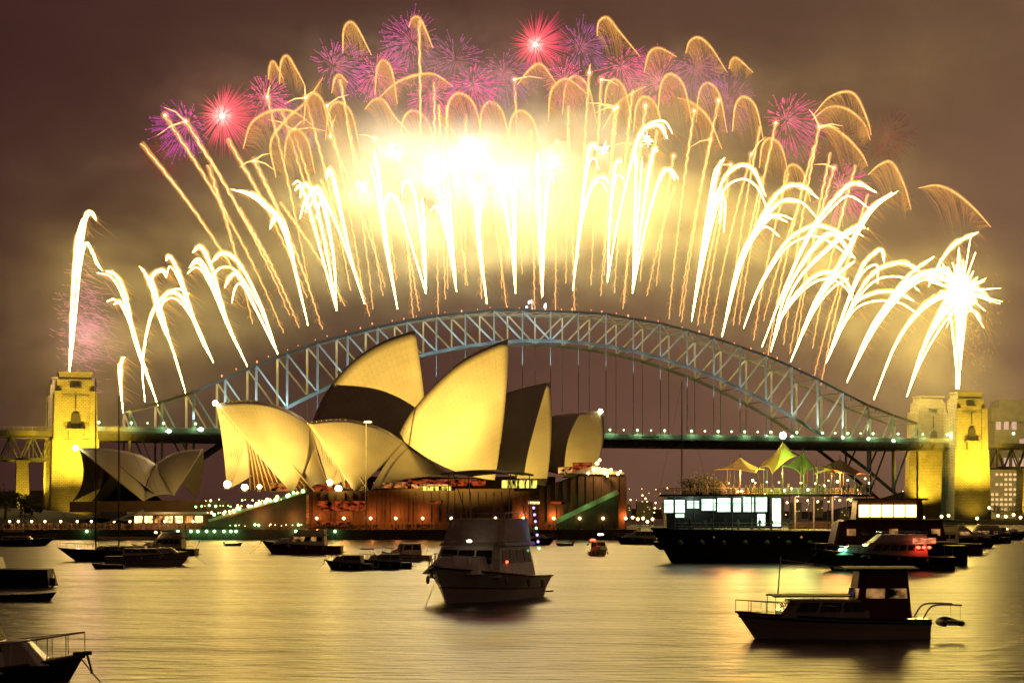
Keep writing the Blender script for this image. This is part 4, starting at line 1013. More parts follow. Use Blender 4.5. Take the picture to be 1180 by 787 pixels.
pk, bs = tent((902, 509, 3), ((874, 539, 0), (890, 546, -1), (922, 524, 8), (880, 532, 8)), 'tent_yellow', 'tall yellow green peaked tent carrying the bright lamp')
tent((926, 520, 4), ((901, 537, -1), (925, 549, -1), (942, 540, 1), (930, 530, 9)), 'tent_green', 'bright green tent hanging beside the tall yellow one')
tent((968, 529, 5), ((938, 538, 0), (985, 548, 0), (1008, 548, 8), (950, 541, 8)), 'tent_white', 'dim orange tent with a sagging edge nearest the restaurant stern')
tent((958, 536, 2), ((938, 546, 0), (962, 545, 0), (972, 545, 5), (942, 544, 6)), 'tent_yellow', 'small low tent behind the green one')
m = MB(); m.ball(pk+Vector((0, -.2, 1.0)), .55); tag(m.build('lamp', M['flood'], None), 'bright orange lamp on the peak of the tall tent', 'lamp')
for x, y, d, en, c in ((853, 546, 3, 6000, (1, .4, .08)), (838, 547, -5, 2200, (1, .4, .1)), (898, 545, 3, 2600, (.9, .8, .12)), (890, 540, -7, 1200, (1, .8, .15)), (922, 549, 2, 2000, (.5, 1, .2)), (930, 545, -7, 900, (.6, 1, .3)), (968, 548, 4, 3500, (1, .32, .06)), (995, 552, 3, 1200, (1, .3, .06))):
    lamp('POINT', P(x, y, Yv+d), en, c, .3, name='tent_light')
for k in range(22):
    x = 832+k*8.2+random.uniform(-3, 3); m = MB(); m.ball(P(x, random.uniform(551, 566), Yv+random.uniform(-3, 6)), random.uniform(.12, .24), 6, 4); part_o = m.build('festoon_bulb', M['bulb'] if k % 3 else M['greenlamp'], fr, world_space=False)
    part_o.parent = fr; part_o.matrix_parent_inverse = fr.matrix_basis.inverted()
for k in range(34):
    mm = MB(); person_mb(mm, Vector((0, 0, 0)), random.Random(70+k))
    o = mm.build('person', M['skin'], None); o.location = fr.matrix_basis @ Vector((-16.5+29*random.random(), random.uniform(-4, 4.5), zt+.18))
    tag(o, 'dark party guest standing among others on the tented top deck', 'person', 'party guests on the top deck')
for k in range(9):
    mm = MB(); person_mb(mm, Vector((0, 0, 0)), random.Random(170+k)); o = mm.build('person', M['skin'], None); o.location = fr.matrix_basis @ Vector((-2+1.9*k+random.uniform(-.6, .6), random.uniform(2.2, 4.0), zl+.02))
    tag(o, 'dark figure on the lower side deck before the lit saloon windows', 'person', 'figures before the saloon windows')
for x, h_ in ((841, 527), (846, 527), (923, 520), (941, 530)):
    m = MB(); a = P(x, 571, Yv-1); b = P(x, h_, Yv-1); m.tube([a, b], [.09, .05], 6); o = m.build('signal_mast', M['dark'], None, loc=a)
    tag(o, {841: 'thin dark mast before the pale tent, left one of a close pair', 846: 'thin dark mast before the pale tent, right one of a close pair', 923: 'thin dark mast rising in front of the green tent', 941: 'short dark mast between the green and dim orange tents'}[x], 'mast')
# dark shrubs in a trough on the top deck forward
rnd = random.Random(9)
for i, (x, w_, h_) in enumerate(((797, 4.2, 2.4), (812, 4.6, 2.7), (826, 3.2, 1.8))):
    p = P(x, 571.2, Yv+1); e = empty('potted_shrub', p, ('dark leafy shrub in a trough, nearest the restaurant bow', 'dark leafy shrub in a trough, middle and tallest one', 'dark leafy shrub in a trough, lowest one by the pale tent')[i], 'shrub', 'shrubs on the restaurant top deck')
    m = MB(); m.box(p+Vector((0, 0, .45)), (w_*.8, 1.0, .6)); m.build('trough', M['dark'], e); m = MB()
    for k in range(420):
        d = Vector((rnd.gauss(0, .25)*w_, rnd.gauss(0, .5), abs(rnd.gauss(.5, .25))*h_+.6)); u = Vector((rnd.gauss(0, 1), rnd.gauss(0, 1), rnd.gauss(0, 1))).normalized(); v = u.orthogonal().normalized(); q = p+d
        m.add([q+u*.2, q+v*.1, q-u*.2, q-v*.1], [(0, 1, 2, 3)])
    m.build('foliage', M['leaf'], e)
# the orange lit ferry behind its stern
fy = place('ferry', 1018, 651, 180, 'dark harbour ferry with a bright orange lit upper cabin', 'ferry'); fp = fy.location.copy(); Yv = fp.y
hm, rows = hull_mb(24, 7, 3.0, 3.4, 1, .88, .06, 3, .9); part(hm, 'hull', 'black', fy)
part(cabin_mb(-9, 8, 6.2, 5.8, 3.1, 6.6, .8, .8), 'lower_cabin', 'maroon', fy); part(cabin_mb(-9.5, 6.5, 6.4, 6.2, 6.61, 6.9, .1, .1), 'deck', 'dark', fy)
part(cabin_mb(-5.6, 4.6, 5.0, 4.8, 6.92, 9.8, .3, .3), 'upper_cabin', 'wood', fy); part(cabin_mb(-6.2, 5.2, 5.6, 5.6, 9.81, 10.1, .1, .1), 'roof', 'offwhite', fy)
M['ferryglow'] = emis('ferry_glow', (1, .6, .18), 5, 'AUTO')
for k in range(5):
    a = -4.4+k*1.75; m = MB(); m.box((a+.75, 2.53, 8.2), (1.6, .1, 1.8)); o = part(m, 'window', 'ferryglow', fy); m = MB(); m.box((a-.05, 2.56, 8.2), (.1, .12, 1.9)); part(m, 'frame', 'wood', o)
for k in range(7):
    m = MB(); m.box((-7.2+2.1*k, 3.1, 5.0), (1.3, .12, 1.0)); part(m, 'window', 'glass' if k % 3 else 'cabinglow', fy)
m = MB(); m.tube([(2, 0, 10.1), (2, 0, 14)], .08, 5); part(m, 'mast', 'dark', fy)

# ------------------------------------------------------------------ fireworks and their smoke
def smoke():
    m = MB(); m.box((0, 14, 225), (720, 190, 350))
    o = tag(m.build('smoke', bpy.data.materials.new('smoke'), None), 'drifting firework smoke over the arch', 'smoke', kind='stuff')
    o.location = BM; o.rotation_euler = (0, 0, TH)
    mt = o.data.materials[0]; mt.use_nodes = True; nt = mt.node_tree; N = nt.nodes; L = nt.links; N.clear()
    out = N.new('ShaderNodeOutputMaterial'); pv = N.new('ShaderNodeVolumePrincipled'); L.new(pv.outputs[0], out.inputs['Volume'])
    pv.inputs['Color'].default_value = (.8, .79, .8, 1); pv.inputs['Anisotropy'].default_value = 0.0
    tc = N.new('ShaderNodeTexCoord'); sep = N.new('ShaderNodeSeparateXYZ'); L.new(tc.outputs['Object'], sep.inputs[0])
    x, y, z = sep.outputs
    def op(o_, a, b=None, c=None):
        n = N.new('ShaderNodeMath'); n.operation = o_
        for i, v in enumerate((a, b, c)):
            if v is None: continue
            if isinstance(v, (int, float)): n.inputs[i].default_value = v
            else: L.new(v, n.inputs[i])
        return n.outputs[0]
    def sq(v, c, s): t = op('MULTIPLY_ADD', v, 1/s, -c/s); return op('MULTIPLY', t, t)
    def ex(v): return op('EXPONENT', op('MULTIPLY', v, -1))
    yf = ex(sq(y, 14, 55))
    core = ex(op('ADD', sq(x, -30, 98), sq(z, 210, 42)))
    e = op('SQRT', op('ADD', sq(x, -12, 275), sq(z, 20, 185)))
    band = ex(sq(e, 1.0, .3))
    high = op('MULTIPLY', ex(sq(e, 1.4, .16)), ex(sq(z, 290, 55)))
    low = ex(op('ADD', sq(x, 300, 70), sq(z, 130, 70)))
    left = ex(op('ADD', sq(x, -275, 45), sq(z, 135, 45)))
    mp = N.new('ShaderNodeMapping'); mp.inputs['Rotation'].default_value = (0, R(28), 0); mp.inputs['Scale'].default_value = (.009, .02, .024)
    L.new(tc.outputs['Object'], mp.inputs[0])
    nz = N.new('ShaderNodeTexNoise'); nz.inputs['Scale'].default_value = 1; nz.inputs['Detail'].default_value = 4; nz.inputs['Roughness'].default_value = .55; nz.inputs['Distortion'].default_value = .6
    L.new(mp.outputs[0], nz.inputs[0])
    mr = N.new('ShaderNodeMapRange'); L.new(nz.outputs[0], mr.inputs[0]); mr.inputs[1].default_value = .36; mr.inputs[2].default_value = .66; mr.inputs[3].default_value = .05; mr.inputs[4].default_value = 1.9
    d = op('ADD', op('ADD', op('MULTIPLY', core, .0125), op('MULTIPLY', band, .0011)), op('ADD', op('MULTIPLY', low, .0006), op('MULTIPLY', left, .0004)))
    nz3 = N.new('ShaderNodeTexNoise'); nz3.inputs['Scale'].default_value = .03; nz3.inputs['Detail'].default_value = 3; nz3.inputs['Distortion'].default_value = .8; L.new(tc.outputs['Object'], nz3.inputs[0])
    puff = N.new('ShaderNodeMapRange'); L.new(nz3.outputs[0], puff.inputs[0]); puff.inputs[1].default_value = .35; puff.inputs[2].default_value = .65; puff.inputs[3].default_value = .35; puff.inputs[4].default_value = 1.6
    drift = op('MULTIPLY', ex(op('ADD', sq(op('SUBTRACT', z, op('MULTIPLY', x, .62)), 150, 60), sq(x, 250, 120))), .0009)
    d = op('MULTIPLY', op('ADD', op('ADD', d, op('MULTIPLY', high, .0016)), drift), puff.outputs[0])
    d = op('MULTIPLY', op('MULTIPLY', d, yf), mr.outputs[0])
    L.new(d, pv.inputs['Density'])
    return o
smoke()
M['comet'] = emis('comet_core', (1, .7, .15), 90, 'AUTO'); M['comet'].cycles.emission_sampling = 'FRONT'
M['sparks'] = emis('comet_glow', (1, .64, .16), 1.5, 'NONE', soft=2.2, noise=(.5, .5, .16))  # soft sheath: the trail's glow painted as emission
M['tail'] = emis('rocket_tail', (1, .48, .15), 2.0, 'NONE'); M['tailsoft'] = emis('rocket_tail_glow', (1, .42, .12), .28, 'NONE', soft=1.5)  # the soft one is painted glow round tails, stars and loops
M['star'] = emis('rocket_star', (1, .72, .35), 14, 'FRONT')
M['willow'] = emis('willow_head', (1, .5, .12), 1.3, 'NONE'); M['strand'] = emis('willow_strand', (1, .42, .1), .6, 'NONE')
M['plumepink'] = emis('plume_glow', (1, .55, .5), .5, 'NONE', soft=1.4)  # painted pink glow round the heart of a burst
rnd = random.Random(11)
def arc_pts(px, sl=0):
    """photo polyline -> 3D trail shot from the bridge, leaning sl metres towards the camera by its end"""
    Y0 = Yb(px[0][0]); n = len(px)-1
    return spline([P(x, y, Y0-sl*i/n) for i, (x, y) in enumerate(px)], 26)
def trail_mesh(pts, r, parent, name='trail', sheath=4.0):
    n = len(pts)-1; m = MB()
    r *= .52; prof = [r*(.12+.88*min(1, (i/n)/.55)**1.1)*(1 if i/n < .82 else max(.12, 1-((i/n-.82)/.18)**1.6*.9)) for i in range(n+1)]
    prof = [p*rnd.uniform(.8, 1.15) if i > 6 else p for i, p in enumerate(prof)]
    m.tube(pts, prof, 8, 0); m.tube(pts, [p*sheath+.1 for p in prof], 10, 1)  # bright core, then the wider painted glow sheath
    # fine sparks shed below the trail
    for i in range(5, n+1):
        for k in range(4):
            p = pts[i]+Vector((rnd.gauss(0, .6), rnd.gauss(0, .6), 0)); ln = rnd.expovariate(.28)*(.4+.7*i/n)+1; wv = Vector((1.2+rnd.gauss(0, .4), 0, -1)).normalized()
            m.tube([p, p+wv*ln*.5+Vector((rnd.gauss(0, .3), 0, 0)), p+wv*ln], [.13, .09, .02], 3, 2)
    return m.build(name, [M['comet'], M['sparks'], M['strand']], parent, smooth=True)
FANS = [
 ([[(142, 476), (139.5, 445), (140, 418), (144, 411)]], .9),
 ([[(182, 467), (163, 410), (147, 362), (138, 348), (131, 351)], [(182, 467), (158, 400), (146, 345), (134, 318), (121, 312)], [(167, 463), (164, 420), (172, 370), (185, 345), (200, 337), (213, 344)]], .95),
 ([[(214, 453), (200, 405), (185, 370), (177, 340), (169, 318), (161, 307)], [(214, 453), (198, 400), (188, 365), (179, 335), (176, 318), (187, 311), (193, 318)]], .95),
 ([[(246, 418), (228, 380), (208, 320), (196, 296), (191, 301)], [(246, 418), (224, 368), (206, 340), (193, 338), (186, 352)]], 1.0),
 ([[(285, 422), (265, 380), (243, 325), (229, 303), (218, 308)], [(285, 422), (262, 370), (245, 312), (232, 285), (222, 291)]], 1.05),
 ([[(320, 408), (300, 350), (275, 303), (257, 292), (244, 302)], [(320, 408), (292, 350), (276, 319), (266, 318), (259, 331)]], 1.1),
 ([[(355, 375), (343, 325), (330, 270), (318, 250), (311, 264)], [(355, 375), (340, 310), (325, 258), (308, 238), (294, 226), (275, 219)]], 1.1),
 ([[(388, 358), (375, 310), (356, 240), (347, 215), (340, 220)], [(388, 358), (378, 300), (364, 235), (352, 212), (346, 228)], [(388, 358), (384, 290), (370, 222), (358, 222), (352, 245)]], 1.15),
 ([[(420, 350), (405, 300), (386, 215), (380, 196), (376, 206)], [(420, 350), (400, 290), (377, 235), (365, 222), (357, 240)]], 1.15),
 ([[(458, 356), (447, 290), (437, 210), (431, 172)]], 1.7),
 ([[(491, 338), (475, 285), (460, 235), (450, 224), (443, 232)], [(491, 338), (487, 290), (480, 235), (474, 211), (465, 211), (463, 226)], [(491, 338), (489, 270), (487, 228)]], 1.15),
 ([[(526, 336), (519, 270), (510, 203)], [(526, 336), (515, 265), (506, 225), (500, 222)]], 1.5),
 ([[(561, 350), (552, 280), (544, 195)], [(561, 350), (553, 270), (557, 217), (569, 213)]], 1.5),
 ([[(594, 338), (589, 280), (574, 205), (562, 182)], [(594, 338), (592, 260), (590, 195)]], 1.4),
 ([[(625, 342), (622, 260), (619, 176)], [(625, 342), (628, 260), (634, 202), (639, 212)]], 1.4),
 ([[(660, 335), (668, 260), (677, 182), (684, 167), (688, 174)], [(660, 335), (670, 260), (682, 215), (694, 204), (703, 213)]], 1.3),
 ([[(700, 325), (703, 250), (709, 192), (718, 187)], [(700, 325), (712, 255), (727, 190), (736, 158), (747, 146), (761, 145), (769, 160)]], 1.25),
 ([[(729, 338), (732, 250), (733, 165)], [(729, 338), (740, 250), (752, 178), (758, 174)], [(729, 338), (744, 262), (760, 207), (770, 196), (778, 208)]], 1.15),
 ([[(797, 370), (806, 310), (818, 240), (828, 195), (835, 182)], [(797, 370), (812, 290), (830, 215), (850, 192), (868, 196), (882, 226)], [(797, 370), (808, 300), (822, 232), (832, 222), (829, 258)]], 1.15),
 ([[(832, 388), (850, 310), (878, 250), (902, 218), (924, 215), (943, 229)], [(832, 388), (850, 305), (875, 258), (900, 233), (924, 234)], [(832, 388), (852, 312), (870, 270), (888, 249), (907, 256)]], 1.1),
 ([[(857, 378), (875, 330), (905, 280), (935, 261), (958, 264), (983, 278)]], 1.15),
 ([[(888, 405), (905, 340), (935, 290), (960, 270), (985, 298)], [(888, 405), (900, 365), (925, 330), (950, 314), (973, 322), (983, 341)], [(888, 405), (915, 330), (955, 285), (985, 262), (1000, 264)]], 1.15),
 ([[(911, 417), (940, 345), (970, 300), (1000, 245), (1028, 222)], [(911, 417), (938, 355), (962, 320), (985, 301)]], 1.15),
 ([[(878, 400), (905, 330), (935, 265), (965, 226), (985, 211), (1010, 222)]], 1.0),
 ([[(952, 418), (985, 345), (1010, 312), (1040, 303), (1060, 313)], [(952, 418), (978, 360), (1000, 340), (1030, 336), (1053, 347)], [(952, 418), (975, 352), (995, 305), (1015, 288), (1019, 303)]], 1.1),
 ([[(976, 440), (1010, 370), (1045, 320), (1076, 296)], [(976, 440), (1005, 375), (1040, 330), (1072, 312), (1097, 318)], [(976, 440), (1004, 385), (1030, 345), (1062, 318), (1094, 325)]], 1.05),
 ([[(1007, 460), (1033, 395), (1062, 355), (1092, 337), (1110, 341)]], 1.4),
 ([[(1045, 457), (1062, 405), (1085, 355), (1100, 330)], [(1045, 457), (1066, 398), (1090, 360), (1108, 345)]], 1.15),
]
n_ = {1: 'single', 2: 'pair of', 3: 'trio of'}
for i, (arcs, r) in enumerate(FANS):
    x0, y0 = arcs[0][0]; dx = arcs[0][-1][0]-x0
    lean = 'leaning left' if dx < -22 else 'leaning right' if dx > 22 else 'rising almost straight'
    e = empty('firework_fan', P(x0, y0, Yb(x0)), f'{ordinal(i)} firework from the left tower, {n_[len(arcs)]} bright white gold comet trail{"s" if len(arcs) > 1 else ""} {lean}', 'firework', 'white gold comet fans along the arch')
    for a in arcs:
        trail_mesh(arc_pts(a, rnd.uniform(-14, 22)), r*rnd.uniform(.9, 1.1), e)
        jx, jy = rnd.uniform(-9, 9), rnd.uniform(-8, 26); k_ = len(a)-1          # fainter companion shot from the same pot
        trail_mesh(arc_pts([(x+jx*(j/k_)**1.5, y+jy*(j/k_)) for j, (x, y) in enumerate(a)], rnd.uniform(-20, 26)), .42, e, 'faint_trail')
# plume on the left tower
e = empty('firework_plume', P(80, 432, Yb(86)), 'thick white firework plume rising from the top of the left stone tower', 'firework')
trail_mesh(arc_pts([(80, 431), (81, 400), (83, 360), (86, 315), (90, 275), (95, 252)], 4), 1.9, e, 'plume', 2.2)
trail_mesh(arc_pts([(80, 431), (85, 385), (90, 330), (94, 280), (99, 250), (105, 245), (111, 254)], -4), 1.7, e, 'plume', 2.2)
trail_mesh(arc_pts([(83, 400), (90, 330), (98, 282), (106, 290), (112, 304), (118, 312)], 8), 1.0, e, 'trail', 2.2)
# fountain on the right tower
e = empty('firework_fountain', P(1104, 448, Yb(1113)), 'blinding white firework fountain on top of the right stone tower', 'firework')
for a, r in (([(1102, 448), (1103, 400), (1105, 340), (1105, 285)], 1.5), ([(1105, 448), (1107, 400), (1108, 350), (1110, 300)], 1.4), ([(1104, 448), (1110, 390), (1114, 345), (1120, 325)], 1.0), ([(1104, 448), (1098, 385), (1092, 345), (1084, 335)], .9),
             ([(1070, 330), (1085, 300), (1102, 280), (1127, 268)], 1.2), ([(1108, 345), (1122, 334), (1133, 337), (1141, 348)], 1.0), ([(1108, 365), (1118, 358), (1126, 362), (1130, 370)], .9)):
    trail_mesh(arc_pts(a, rnd.uniform(-8, 8)), r, e)
m = MB(); c = P(1108, 336, Yb(1113))
for k in range(260):
    d = Vector((rnd.gauss(0, 1), rnd.gauss(0, 1), rnd.gauss(0, 1))).normalized(); l = 4+rnd.expovariate(.13); m.tube([c+d*2, c+d*l], [.22, .03], 3, 0)
m.ball(c, 3.6, 12, 8, 0, (1.1, 1, 1.0)); m.ball(c, 13, 16, 10, 1)  # the wide soft ball is painted glow round the burst
m.build('starburst', [M['comet'], M['sparks']], e)
m = MB()
for k in range(420):
    p = P(1122+rnd.gauss(0, 13), 372+rnd.gauss(0, 26), Yb(1113)+rnd.gauss(0, 6)); m.tube([p, p+Vector((rnd.gauss(.6, .4), 0, -rnd.uniform(.5, 2)))], [.16, .04], 3)
m.build('falling_sparks', M['strand'], e)['kind'] = 'stuff'; 
# pink spray beside the left plume
m = MB(); e0 = P(92, 378, Yb(90)); e = empty('firework_spray', e0, 'soft pink spray of sparks drifting right beside the left plume', 'firework')
for k in range(520):
    p = e0+Vector((rnd.gauss(2, 7), rnd.gauss(0, 6), rnd.gauss(2, 16))); d = Vector((rnd.gauss(.9, .5), 0, rnd.gauss(-.35, .3)))*rnd.uniform(3, 11)*.7; m.tube([p, p+d], [.14, .03], 3)
M['pinkspark'] = emis('pink_spark', (1, .35, .5), .6, 'NONE'); m.build('spark_cloud', M['pinkspark'], e)['kind'] = 'stuff'
# white flashes inside the thick smoke, most of them added to whiten its core
for x, y, en, lb in ((545, 172, 1.0, 'brilliant white flash burst in the thickest smoke above the bridge crown, highest of the flashes'), (497, 205, .9, 'added white flash brightening the smoke just left of the bridge crown'), (455, 178, .7, 'added white flash brightening the smoke above the largest sail roof'), (592, 215, .9, 'added white flash brightening the smoke straight above the bridge crown'),
                     (640, 188, .7, 'added white flash brightening the smoke just right of the bridge crown'), (418, 215, .5, 'leftmost added white flash brightening the smoke'), (696, 172, .6, 'added white flash brightening the pale smoke between crown and right golden loops'), (512, 243, .6, 'lowest small white flash burst in the bright smoke'), (745, 160, .5, 'rightmost added white flash brightening the pale smoke')):
    c = P(x, y, Yb(x)-12); e = empty('flash_burst', c, lb, 'firework', 'white flashes in the smoke'); m = MB()
    for k in range(26):
        d = Vector((rnd.gauss(0, 1), rnd.gauss(0, 1), rnd.gauss(0, 1))).normalized(); m.tube([c, c+d*rnd.uniform(2, 6)], [.3, .05], 3)
    m.ball(c, .5, 8, 6); m.build('flash', M['star'], e); lamp('POINT', c, 1.15e5*en, (1, .93, .78), 2.0, name='flash_light')
lamp('POINT', P(100, 385, Yb(100)-8), 8e4, (1, .35, .5), 2, name='pink_flare')
# rising rockets with comb-like orange tails
TAILS = [(322, 163, 165), (335, 190, 133), (348, 214, 140), (300, 240, 190), (372, 262, 160), (352, 275, 240), (366, 308, 112), (392, 325, 128), (400, 338, 150), (412, 352, 113), (424, 377, 122), (432, 392, 92), (446, 400, 140), (462, 432, 160), (476, 460, 185),
         (487, 483, 24), (505, 500, 95), (516, 515, 122), (536, 537, 132), (555, 552, 210), (578, 577, 180), (603, 593, 92), (616, 612, 150), (640, 642, 165), (652, 655, 122), (664, 679, 84), (680, 693, 92), (694, 708, 126), (706, 729, 104), (718, 744, 122), (734, 757, 150),
         (752, 776, 180), (770, 800, 128), (784, 828, 116), (802, 842, 190), (818, 866, 178), (836, 876, 146), (848, 894, 142), (866, 908, 200), (884, 938, 168), (900, 944, 146), (914, 957, 176), (930, 986, 190), (946, 1000, 224)]
_r = random.Random(5)
TAILS = sorted(TAILS+[(bx+_r.uniform(5, 11), tx+_r.uniform(-6, 22)*(1 if tx > 600 else -1), ty+_r.uniform(8, 90)) for bx, tx, ty in TAILS[6::2]])
def arch_y(x):
    s = abs(bridge_s(x)/PAN); lo = min(13, int(s)); z = ZT[lo]+(ZT[lo+1]-ZT[lo])*min(1, s-lo); return 590-(z-EYE)*F/Yb(x)
for i, (bx, tx, ty) in enumerate(TAILS):
    by = arch_y(bx)-4; Y0 = Yb(bx); sl = rnd.uniform(-20, 30)
    pts = spline([P(bx, by, Y0), P(bx+(tx-bx)*.28, by+(ty-by)*.34, Y0-sl*.3), P(bx+(tx-bx)*.62, by+(ty-by)*.68, Y0-sl*.6), P(tx, ty, Y0-sl)], 60)
    lean = 'leaning left' if tx-bx < -20 else 'leaning right' if tx-bx > 20 else 'nearly upright'
    e = empty('rocket', pts[0], f'{ordinal(i)} thin orange rocket tail from the left along the arch, {lean}', 'rocket', 'rockets with orange spark tails')
    m = MB(); bright = tx < 300; rw = rnd.uniform(.2, .55)
    pts = pts[int(rnd.uniform(0, 14)):]; K = len(pts)-1
    jig = [p+Vector((math.sin(k*1.9)*.45+rnd.gauss(0, .2), 0, rnd.gauss(0, .2))) for k, p in enumerate(pts)]
    m.tube(jig, [.1+rw*(k/K)**1.5*(1.8 if bright else 1)*(1-.85*max(0, (k/K-.8)/.2)) for k in range(K+1)], 5, 0)
    m.tube(pts, [.35+1.0*(k/K)*(1.7 if bright else 1) for k in range(K+1)], 8, 1)
    for k in range(2, K, 1):
        for _ in range(rnd.choice((1, 2, 3))):
            p = pts[k]+Vector((rnd.gauss(0, .3), rnd.gauss(0, .4), rnd.gauss(0, .6))); l = rnd.uniform(2, 5); s_ = rnd.choice((-1, 1))
            m.tube([p, p+Vector((s_*l*.35, 0, l*.12)), p+Vector((s_*l*.55, 0, -l*.45))], [.15, .11, .03], 3, 2)
    m.build('spark_tail', [M['tail'], M['tailsoft'], M['strand']], e)
    if ty < 200 and rnd.random() < .5:
        m = MB(); c = pts[-1]; m.ball(c, .6, 8, 6, 0); m.ball(c, 2.8, 12, 8, 1)
        for k in range(rnd.choice((0, 0, 1, 2, 3))):
            a = rnd.uniform(-.5, 3.6); l = rnd.uniform(8, 20); d = Vector((math.cos(a), 0, math.sin(a)*.8)); m.tube([c, c+d*l*.5+Vector((0, 0, .5)), c+d*l+Vector((0, 0, -l*.12))], [.5, .42, .08], 5, 2)
        m.build('burst_star', [M['star'], M['tailsoft'], M['tail']], e)
# chrysanthemum bursts
def ramp_mat(name, cols, rad, st):
    m = bpy.data.materials.new(name); m.use_nodes = True; nt = m.node_tree; N = nt.nodes; L = nt.links; N.clear()
    out = N.new('ShaderNodeOutputMaterial'); e = N.new('ShaderNodeEmission'); e.inputs[1].default_value = st; L.new(e.outputs[0], out.inputs[0])
    tc = N.new('ShaderNodeTexCoord'); vm = N.new('ShaderNodeVectorMath'); vm.operation = 'LENGTH'; L.new(tc.outputs['Object'], vm.inputs[0])
    dv = N.new('ShaderNodeMath'); dv.operation = 'DIVIDE'; L.new(vm.outputs['Value'], dv.inputs[0]); dv.inputs[1].default_value = rad
    cr = N.new('ShaderNodeValToRGB'); el = cr.color_ramp.elements; el[0].position = 0; el[0].color = cols[0]+(1,); el[1].position = 1; el[1].color = cols[2]+(1,)
    k = el.new(.45); k.color = cols[1]+(1,); L.new(dv.outputs[0], cr.inputs[0]); L.new(cr.outputs[0], e.inputs[0]); m.cycles.emission_sampling = 'NONE'; return m
PAL = {'red': ((1, .45, .35), (.95, .10, .13), (.5, .03, .08), 1.15), 'pink': ((1, .3, .35), (.8, .08, .22), (.55, .05, .2), 1.4), 'purple': ((.7, .14, .2), (.6, .08, .25), (.42, .05, .26), 1.2),
       'violet': ((.7, .2, .25), (.5, .1, .24), (.34, .08, .28), .95), 'dim': ((.6, .12, .06), (.4, .07, .05), (.2, .03, .04), .55)}
BURSTS = [(256, 134, 41, 'red', 1, 'large bright red chrysanthemum burst with white heart, leftmost big one'), (617, 52, 35, 'red', 1, 'bright red chrysanthemum burst at the top above the bridge crown'), (474, 48, 36, 'purple', 0, 'purple dotted burst round the tallest upright rocket'), (432, 86, 31, 'pink', 0, 'hot pink burst just left of the tallest rocket'),
          (384, 76, 36, 'purple', 0, 'purple dotted burst under the high golden loop'), (217, 143, 32, 'purple', 0, 'purple burst at the left shoulder of the display'), (306, 114, 29, 'pink', 0, 'pink burst right of the big leftmost red one'), (668, 55, 30, 'violet', 0, 'violet burst just right of the top red one'),
          (545, 98, 32, 'pink', 0, 'pink burst midway between the two highest bursts'), (580, 84, 34, 'violet', 0, 'violet burst left of the top red one'), (715, 76, 30, 'pink', 0, 'pink burst under the high golden loop right of the crown'), (800, 78, 34, 'violet', 0, 'violet burst under the right golden loops'),
          (905, 138, 38, 'pink', 0, 'large pink burst on the right shoulder of the display'), (838, 118, 36, 'violet', 0, 'pale violet burst left of the right pink one'), (1020, 160, 30, 'dim', 0, 'dim red burst at the far right end of the display'), (968, 218, 34, 'pink', 0, 'rosy burst low on the right among gold arcs'),
          (525, 70, 40, 'violet', 0, 'faint violet burst behind the pink middle ones'), (190, 170, 34, 'dim', 0, 'dim red burst at the far left end of the display'), (650, 92, 30, 'pink', 0, 'small pink burst under the top red one'), (760, 96, 32, 'pink', 0, 'soft pink burst between the crown and right golden loops'), (350, 140, 30, 'violet', 0, 'violet burst behind the gold rockets left of the pink ones'),
          (500, 110, 30, 'pink', 0, 'pink burst right of the tallest upright rocket'), (960, 165, 30, 'dim', 0, 'dim red burst inside the big right golden loop')]
for i, (x, y, r, kd, hot, lb) in enumerate(BURSTS):
    Y0 = Yb(max(140, min(1060, x)))+rnd.uniform(-5, 55); c = P(x, y, Y0); rad = r*Y0/F; e = empty('firework_burst', c, lb, 'firework', 'round coloured firework bursts')
    sk = Vector((rnd.gauss(.06, .1), 0, rnd.gauss(-.05, .08))); bald = Vector((rnd.gauss(0, 1), rnd.gauss(0, .4), rnd.gauss(0, 1))).normalized(); cols = PAL[kd]; m = MB(); n = 330 if hot else 260
    for k in range(n):
        zz = 1-2*(k+.5)/n; ph = k*2.39996+rnd.gauss(0, .08); d = Vector((math.cos(ph)*math.sqrt(1-zz*zz), math.sin(ph)*math.sqrt(1-zz*zz), zz)); R1 = rad*(rnd.uniform(.8, 1.25) if hot else rnd.uniform(.65, 1.2))*(1-.22*max(0, d.dot(bald))); d = (d+sk*1.2)
        if not hot and d.dot(bald) > .35 and rnd.random() < .6 or rnd.random() < .12: continue
        d = d+Vector((rnd.gauss(0, .05), rnd.gauss(0, .05), rnd.gauss(0, .05))); g = Vector((0, 0, -.10*rad))
        t0 = .1 if hot else rnd.uniform(.62, .8); q = [d*R1*t+g*t*t for t in (t0, (t0+1)/2, 1)]
        m.tube([c+v for v in q], [.08, rnd.uniform(.16, .3), .04], 3, 0, False)
        if not hot: m.ball(c+q[2], rnd.uniform(.25, .5), 5, 4)
        if not hot and k % 3 == 0: m.tube([c+d*R1*.12, c+d*R1*.45], [.05, .1], 3, 0, False)
    m.build('spark_rays', ramp_mat('burst_'+kd, cols[:3], rad, cols[3]), e)['kind'] = 'stuff'
    if hot or i % 2: lamp('POINT', c+Vector((0, -6, 0)), 6e4 if hot else 1.6e4, (1, .22, .2) if kd in ('red', 'dim') else (1, .22, .42), 3, name='burst_light')
    if hot:
        m = MB(); m.ball(c, rad*.07, 8, 6, 0); m.ball(c, rad*.3, 12, 8, 1); m.build('heart', [M['star'], M['plumepink']], e)
